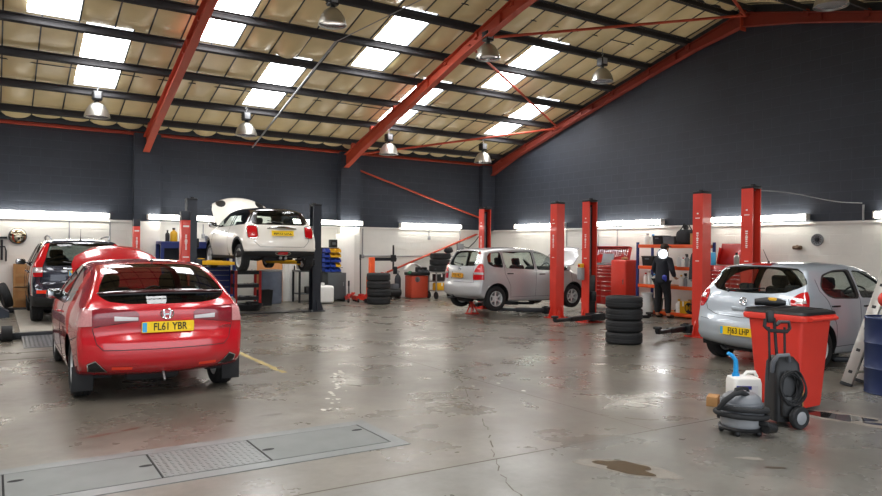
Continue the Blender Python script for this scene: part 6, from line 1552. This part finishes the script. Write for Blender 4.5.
t = thing('waste_drum', 'grey ribbed waste drum in front of the plywood board', 'drum', (6.68, 19.45, 0)); b = MB(); b.lathe([(0, 0), (.30, 0)]+[(.31+.012*(k % 2), .04+.04*k) for k in range(22)]+[(.30, .93), (.27, .94), (.27, .91), (0, .90)], None, 36); b.build('shell', mat('slate ribbed plastic', '#5c6472', .6, var=.3, vscale=6), t); b = MB(); b.lathe([(.28, .91), (.325, .92), (.325, .96), (.28, .97)], None, 36, closed=True); b.build('lid_ring', M['galv'], t)
t = thing('waste_bin', 'square black waste bin on the floor between trolley and grey drum', 'bin', (6.27, 18.75, 0)); b = MB(); b.loft([[(*p, z) for p in rounded([(-.19*q, -.17*q), (.19*q, -.17*q), (.19*q, .17*q), (-.19*q, .17*q)], .03, 3)] for z, q in ((0, .85), (.42, 1.0), (.44, 1.06), (.44, .97), (.06, .8))]); b.build('bin_body', M['black'], t)
t = thing('roller_door', 'white ribbed door leaf seen under the cream car', 'door', (7.40, 19.93, 0)); b = MB(); b.box((0, 0, 1.05), (.40, .05, 2.1), bev=.004)
for k in range(3): b.box((-.13+.13*k, -.03, 1.05), (.06, .03, 2.06), bev=.01)
b.build('leaf', M['white'], t); b = MB(); b.box((.15, -.06, 1.0), (.03, .05, .14), bev=.01); b.build('handle', M['black'], t)
t = thing('work_table', 'dark work table with thin legs beside the right lift post', 'table', (7.82, 19.55, 0))
b = MB(); b.box((0, 0, .92), (.72, .6, .05), bev=.005); b.build('tabletop', M['greypaint'], t); b = MB(); b.box((0, 0, .25), (.66, .54, .025)); b.build('lower_shelf', M['greypaint'], t)
for x in (-.33, .33):
    for y in (-.26, .26): b = MB(); b.box((x, y, .45), (.05, .05, .90)); b.build('leg', M['blackmetal'], t)
t = thing('grinder', 'amber bench grinder on the dark work table', 'grinder', (7.66, 19.45, .945)); b = MB(); b.cyl((-.12, 0, .12), (.12, 0, .12), .075); b.box((0, 0, .03), (.16, .14, .06), bev=.01); b.build('motor', M['yellow'], t)
for s in (-.16, .16): b = MB(); b.cyl((s-.02, 0, .12), (s+.02, 0, .12), .09, n=24); b.build('stone', M['midgrey'], t)
t = thing('car_battery', 'black car battery on the low shelf of the dark work table', 'battery', (7.86, 19.4, .265)); b = MB(); b.box((0, 0, .1), (.3, .18, .2), bev=.01); b.build('case', M['black'], t); b = MB(); b.cyl((-.1, 0, .2), (-.1, 0, .22), .015); b.cyl((.1, 0, .2), (.1, 0, .22), .015); b.build('terminal', M['galv'], t)
# parts bin rack on the grey cabinet
t = thing('metal_cabinet', 'grey steel cabinet carrying the blue and yellow parts bins', 'cabinet', (8.69, 19.6, 0))
b = MB(); b.box((0, 0, .46), (.60, .55, .80), bev=.008); b.build('carcass', M['greypaint'], t)
b = MB(); b.box((0, -.285, .46), (.55, .02, .74), bev=.005); dr = b.build('door', M['greypaint'], t); b = MB(); b.box((.2, -.3, .52), (.02, .02, .12)); b.build('handle', M['galv'], dr)
for x in (-.25, .25): b = MB(); b.box((x, 0, .03), (.05, .5, .06)); b.build('foot', M['black'], t)
t = thing('bin_rack', 'dark louvred panel rack holding small parts bins', 'rack', (8.62, 19.62, .86)); b = MB(); b.box((0, .12, .38), (.56, .02, .76)); b.box((0, 0, .012), (.56, .28, .024))
for x in (-.27, .27): b.box((x, .1, .38), (.03, .05, .76))
b.build('panel', M['navymetal'], t)
rows = [('royal', 'royal', 'royal'), ('royal', 'royal', 'yellow'), ('royal', 'royal', 'royal'), ('royal', 'yellow', 'yellow'), ('royal', 'yellow', 'yellow')]
hn = ('lowest', 'second', 'third', 'fourth', 'top'); cn = ('left', 'middle', 'right')
proto = {}
for j, row in enumerate(rows):
    for i, m in enumerate(row):
        lb = '%s small parts bin, %s row of the louvred rack, %s column' % ('blue' if m == 'royal' else 'yellow', hn[j], cn[i]); lc = (8.44+.18*i, 19.58, .89+.145*j)
        if m not in proto:
            t = thing('parts_bin', lb, 'parts bin', lc, 0, 'small parts bins on the louvred rack')
            b = MB(); P = [(-.075, -.12), (.075, -.12), (.075, .12), (-.075, .12)]
            b.box((0, 0, .006), (.16, .24, .012)); b.box((0, .115, .06), (.16, .012, .12))
            for s in (-.075, .075): b.prism([(-.12, 0), (.12, 0), (.12, .12), (-.04, .12), (-.12, .05)], .010, frame((s-.005, 0, 0), (0, 1, 0), (0, 0, 1)))
            b.box((0, -.115, .03), (.16, .012, .06)); b.build('tub', M[m], t); b = MB(); b.box((0, .02, .03), (.12, .16, .04), bev=.01); b.build('contents', M['greyplastic'], t); proto[m] = t
        else: dup(proto[m], lc, 0, lb)
t = thing('carry_case', 'black case standing on top of the parts bin rack', 'case', (8.66, 19.64, 1.625)); b = MB(); b.box((.05, .06, .12), (.24, .14, .24), bev=.015); b.build('case_body', M['black'], t); b = MB(); b.box((.05, -.014, .12), (.12, .006, .08)); b.build('panel_plate', M['greyplastic'], t)
t = thing('wall_mounted_box', 'yellow box on the wall left of the parts bin rack', 'box', (8.22, 19.97, 1.40)); b = MB(); b.box((0, .10, .1), (.34, .22, .2), bev=.02); b.build('case_body', M['yellow'], t); b = MB(); b.box((0, -.013, .1), (.08, .006, .03)); b.build('latch', M['black'], t)
t = thing('hanging_cable', 'grey cable coil hanging below the yellow box', 'cable', (8.22, 20.1, 1.12)); b = MB()
for k in range(3): b.tube([(.13*cos(a), -.03-.02*k, .16*sin(a)) for a in np.linspace(0, 2*pi, 24, endpoint=False)], .018, 6, True)
b.build('coil', M['greyplastic'], t)
b = MB(); t = thing('water_tank', 'squat white plastic tank on the floor right of the dark lift post', 'tank', (8.05, 18.75, 0)); b.box((0, 0, .27), (.44, .40, .50), bev=.07, seg=4); b.cyl((-.08, 0, .5), (-.08, 0, .56), .06); b.build('tank_body', M['white'], t); b = MB(); b.cyl((-.08, 0, .55), (-.08, 0, .60), .065); b.build('cap', M['whitepaint'], t)
# white door in the back wall
b = MB(); b.box((9.2, BY-.32, 1.02), (.62, .05, 2.04), bev=.006); d_ = struct(b.build('door_2', M['white'])); b = MB(); b.cyl((8.97, BY-.36, 1.0), (8.97, BY-.42, 1.0), .018); b.box((9.02, BY-.42, 1.0), (.12, .02, .02), bev=.005); hd = b.build('door_handle', M['chrome'], d_); hd['kind'] = 'structure'
# trolley jacks
for k, (x, y, m, hz, lb) in enumerate(((8.98, 18.95, 'liftred', .62, 'red trolley jack with short upright handle, left of the pair'), (9.36, 18.78, 'liftred', 1.42, 'red trolley jack with tall upright handle, beside the white door'))):
    t = thing('trolley_jack', lb, 'trolley jack', (x, y, 0), radians(-100+18*k), 'trolley jacks by the white door')
    for s in (-.11, .11): b = MB(); b.prism([(-.3, .06), (.3, .06), (.3, .12), (.1, .2), (-.3, .16)], .012, frame((0, s, 0), (1, 0, 0), (0, 0, 1))); b.build('side_frame', M[m], t)
    b = MB(); b.box((.05, 0, .20), (.42, .07, .06), rot=(0, -.35, 0), bev=.01); b.cyl((.24, 0, .26), (.24, 0, .30), .06); b.build('lift_arm', M[m], t)
    for x2 in (-.26, .26):
        for s in (-.15, .15): b = MB(); b.cyl((x2, s-.02, .06), (x2, s+.02, .06), .06); b.build('wheel', M['blackmetal'], t)
    b = MB(); b.tube([(-.22, 0, .16), (-.25, 0, .3), (-.27, 0, hz)], .02, 8); b.tube([(-.27, -.0, hz-.16), (-.27, 0, hz)], .028, 8); b.build('handle', M['black'], t)
    b = MB(); b.box((-.20, 0, .17), (.16, .14, .12), bev=.02); b.build('pump_block', M['toolred'], t)
bottle((9.72, 18.55, 0), 'white plastic bucket with blue band beside the jacks', .42, .15, 'white', 'euroblue', None, name='bucket', cat='bucket')
# tyre changer
t = thing('tyre_changer', 'orange and black tyre changer behind the stack of four tyres', 'tyre changer', (10.15, 19.1, 0))
b = MB(); b.box((-.22, 0, .38), (.46, .62, .72), bev=.02); b.build('cabinet', M['orange'], t); b = MB(); b.lathe([(0, .74), (.26, .74), (.28, .77), (.28, .80), (0, .82)], Matrix.Translation((-.18, 0, 0)), 32); b.build('turntable', M['blackmetal'], t)
b = MB(); b.box((-.28, .26, .80), (.16, .14, 1.06), bev=.012); b.build('mast', M['orange'], t)
b = MB(); b.box((.12, .24, 1.27), (.90, .09, .10), bev=.01); b.cyl((.45, .2, .95), (.45, .2, 1.72), .03); b.box((.45, .2, 1.30), (.14, .14, .22), bev=.02); b.box((.52, .2, .92), (.12, .10, .24), bev=.02); b.build('swing_arm', M['blackmetal'], t)
for k in range(4): a = k*pi/2+.4; b = MB(); b.box((-.18+.18*cos(a), .18*sin(a), .84), (.10, .05, .06), rot=(0, 0, a), bev=.01); b.build('jaw', M['liftred'], t)
b = MB(); b.tube([(-.42, -.1, .6), (-.52, -.2, .62), (-.58, -.25, .55)], .02, 8); b.box((-.50, -.18, .45), (.26, .12, .12), rot=(0, 0, .4), bev=.02); b.build('bead_breaker', M['blackmetal'], t)
for x in (-.36, -.22, -.08): b = MB(); b.box((x, -.36, .06), (.08, .16, .03), bev=.008); b.build('pedal', M['black'], t)
t = thing('gas_cylinder', 'slim dark gas cylinder standing against the back wall', 'gas cylinder', (11.02, 19.75, 0)); b = MB(); b.lathe([(0, 0), (.10, 0), (.105, .01), (.105, .62), (.08, .72), (.035, .77), (.035, .80), (0, .80)], None, 28); b.build('cylinder_body', M['navymetal'], t); b = MB(); b.cyl((0, 0, .79), (0, 0, .90), .03); b.box((0, -.03, .86), (.09, .05, .04), bev=.01); b.build('valve', M['galv'], t)
t = thing('compressor', 'small black compressor on the floor beside the slim gas cylinder', 'compressor', (10.78, 19.55, 0)); b = MB(); b.cyl((-.2, 0, .2), (.2, 0, .2), .14, n=24); b.build('air_tank', M['black'], t); b = MB(); b.box((0, 0, .40), (.24, .2, .16), bev=.02); b.build('motor', M['greyplastic'], t)
for s in (-.15, .15): b = MB(); b.box((s, 0, .04), (.05, .22, .08), bev=.01); b.build('foot', M['rubber'], t)
# wheel balancer
t = thing('wheel_balancer', 'orange-red wheel balancer with white hood against the back wall', 'wheel balancer', (11.58, 19.5, 0))
b = MB(); b.box((0, 0, .38), (.62, .44, .72), bev=.02); b.build('cabinet', mat('balancer red orange', '#b8452e', .5, var=.1), t)
b = MB(); b.box((.02, 0, .80), (.70, .5, .10), bev=.02); b.box((.2, .05, .92), (.3, .3, .18), bev=.03); b.build('weight_tray', M['black'], t)
b = MB()
for k in range(12): a0 = .2+.22*k; b.box((-.12+.32*cos(a0), .02, .80+.32*sin(a0)), (.08, .22, .03), rot=(0, -a0+pi/2, 0), bev=.01)
b.build('hood', M['white'], t)
b = MB(); b.cyl((-.1, -.3, .62), (-.1, -.1, .62), .03); b.cyl((-.1, -.24, .62), (-.1, -.22, .62), .09); b.build('shaft', M['steel'], t)
b = MB(); b.sphere((-.3, -.1, .83), .09, (1, .9, .7)); b.build('green_cloth', M['green'], t)
r = random.Random(9); b = MB()
for k in range(9): b.box((-.05+.05*k, -.2, .88+r.uniform(-.02, .03)), (.03, .04, r.uniform(.06, .14)), bev=.006)
b.build('weight_hook', M['greyplastic'], t)
# tyre trolley
t = thing('tyre_trolley', 'four-castored trolley with yellow boxes and worn tyres on its top', 'trolley', (12.34, 19.1, 0))
for z in (.26, .56, .86): b = MB(); b.box((0, 0, z), (.84, .5, .03)); b.build('deck', M['galv'], t)
for x in (-.40, .40):
    for y in (-.23, .23): b = MB(); b.box((x, y, .535), (.04, .04, .66)); b.build('post', M['galv'], t); b = MB(); b.cyl((x-.025, y, .11), (x+.025, y, .11), .11, n=20); b.box((x, y, .2), (.07, .08, .06), bev=.01); b.build('castor', M['rubber'], t)
b = MB(); b.box((0, -.26, .62), (.07, .03, .66)); b.build('orange_post', M['orange'], t)
G3 = 'boxes on the tyre trolley'
carton((12.15, 19.0, .275), 'yellow box on the lower deck of the tyre trolley, left half', (.34, .3, .24), 'yellow', 0, G3); carton((12.52, 19.0, .275), 'yellow box on the lower deck of the tyre trolley, right half', (.34, .3, .22), 'yellow', 0, G3)
carton((12.15, 19.02, .575), 'black box on the middle deck of the tyre trolley', (.34, .3, .22), 'black', 0, G3); carton((12.52, 19.02, .575), 'dark grey box on the middle deck of the tyre trolley', (.32, .3, .24), 'greyplastic', 0, G3)
for k in range(3): tyre((12.20+.02*k, 19.1, .98+.20*k), .34, .195, .21, ('lowest', 'middle', 'top')[k]+' tyre of the three lying on the trolley', 'tyres on the trolley')
t = thing('wheel_trim_bag', 'dark crumpled bag on the top trolley tyre', 'bag', (12.55, 19.1, 1.48)); b = MB(); b.sphere((0, 0, .08), .15, (1.1, .9, .6)); b.sphere((.1, .05, .12), .08); b.build('cloth', M['seat'], t)
# sockets and a red pry bar fixed to the white wall
t = thing('switch_box', 'grey switch box with a looping black cable on the back wall', 'switch box', (13.72, BY, 1.68)); b = MB(); b.box((0, -.06, 0), (.24, .12, .24), bev=.012); b.build('box_shell', M['midgrey'], t); b = MB(); b.tube([(.12, -.06, .02), (.35, -.08, -.02), (.6, -.08, .18), (.8, -.1, .42), (1.0, -.1, .50)], .018, 6); b.build('cable', M['black'], t); b = MB(); b.cyl((0, -.04, .12), (0, -.04, .58), .018); b.build('conduit', M['midgrey'], t)
for k, (x, z0, z1) in enumerate(((9.95, 1.35, 2.24), (12.45, 1.98, 2.24), (2.55, 1.6, 2.24), (1.6, 1.6, 2.24), (4.95, 1.9, 2.24))):
    b = MB(); b.cyl((x, BY-.03, z0), (x, BY-.03, z1), .016, n=8); b.box((x, BY-.04, z0), (.09, .06, .12), bev=.01); struct(b.build('conduit_beam', M['midgrey']))
b = MB(); b.cyl((9.7, BY-.03, 1.36), (14.0, BY-.03, 1.36), .018, n=8); struct(b.build('conduit_beam', M['midgrey']))
for y in (16.2, 14.85, 14.1, 9.95): b = MB(); b.cyl((RX-.03, y, 1.5), (RX-.03, y, 2.24), .014, n=8); struct(b.build('conduit_beam', M['midgrey']))
t = thing('pry_bar', 'short bent red rail on the back wall by the silver tall hatchback rear window', 'pry bar', (13.05, 20.14, 1.15)); b = MB(); b.tube([(0, 0, 0), (.02, 0, .2), (.2, 0, .42)], .05, 8); b.build('bar', M['liftred'], t)  # red pry bar, fixed to the wall
# ------------------------------------------------------------------ camera and light
cam_d = bpy.data.cameras.new('camera'); cam = bpy.data.objects.new('camera', cam_d); COL.objects.link(cam)
cam_d.sensor_width = 36.; cam_d.lens = 36*695/882; cam_d.clip_start = .05; cam_d.clip_end = 300
yaw = math.atan(446/695); fwd = Vector((sin(yaw), cos(yaw), .7/695)).normalized()
q = fwd.to_track_quat('-Z', 'Y').to_matrix().to_4x4()
cam.matrix_world = Matrix.Translation((0, 0, 1.62)) @ q @ Matrix.Rotation(.0105, 4, 'Z')
SC.camera = cam
SC.view_settings.view_transform = 'Standard'; SC.view_settings.look = 'None'; SC.view_settings.gamma = 1
SC.view_settings.exposure = EXPOSURE
try: SC.view_settings.use_curve_mapping = False
except Exception: pass
SC.cycles.use_denoising = True
SC.cycles.max_bounces = 10; SC.cycles.transparent_max_bounces = 16; SC.cycles.sample_clamp_indirect = 8
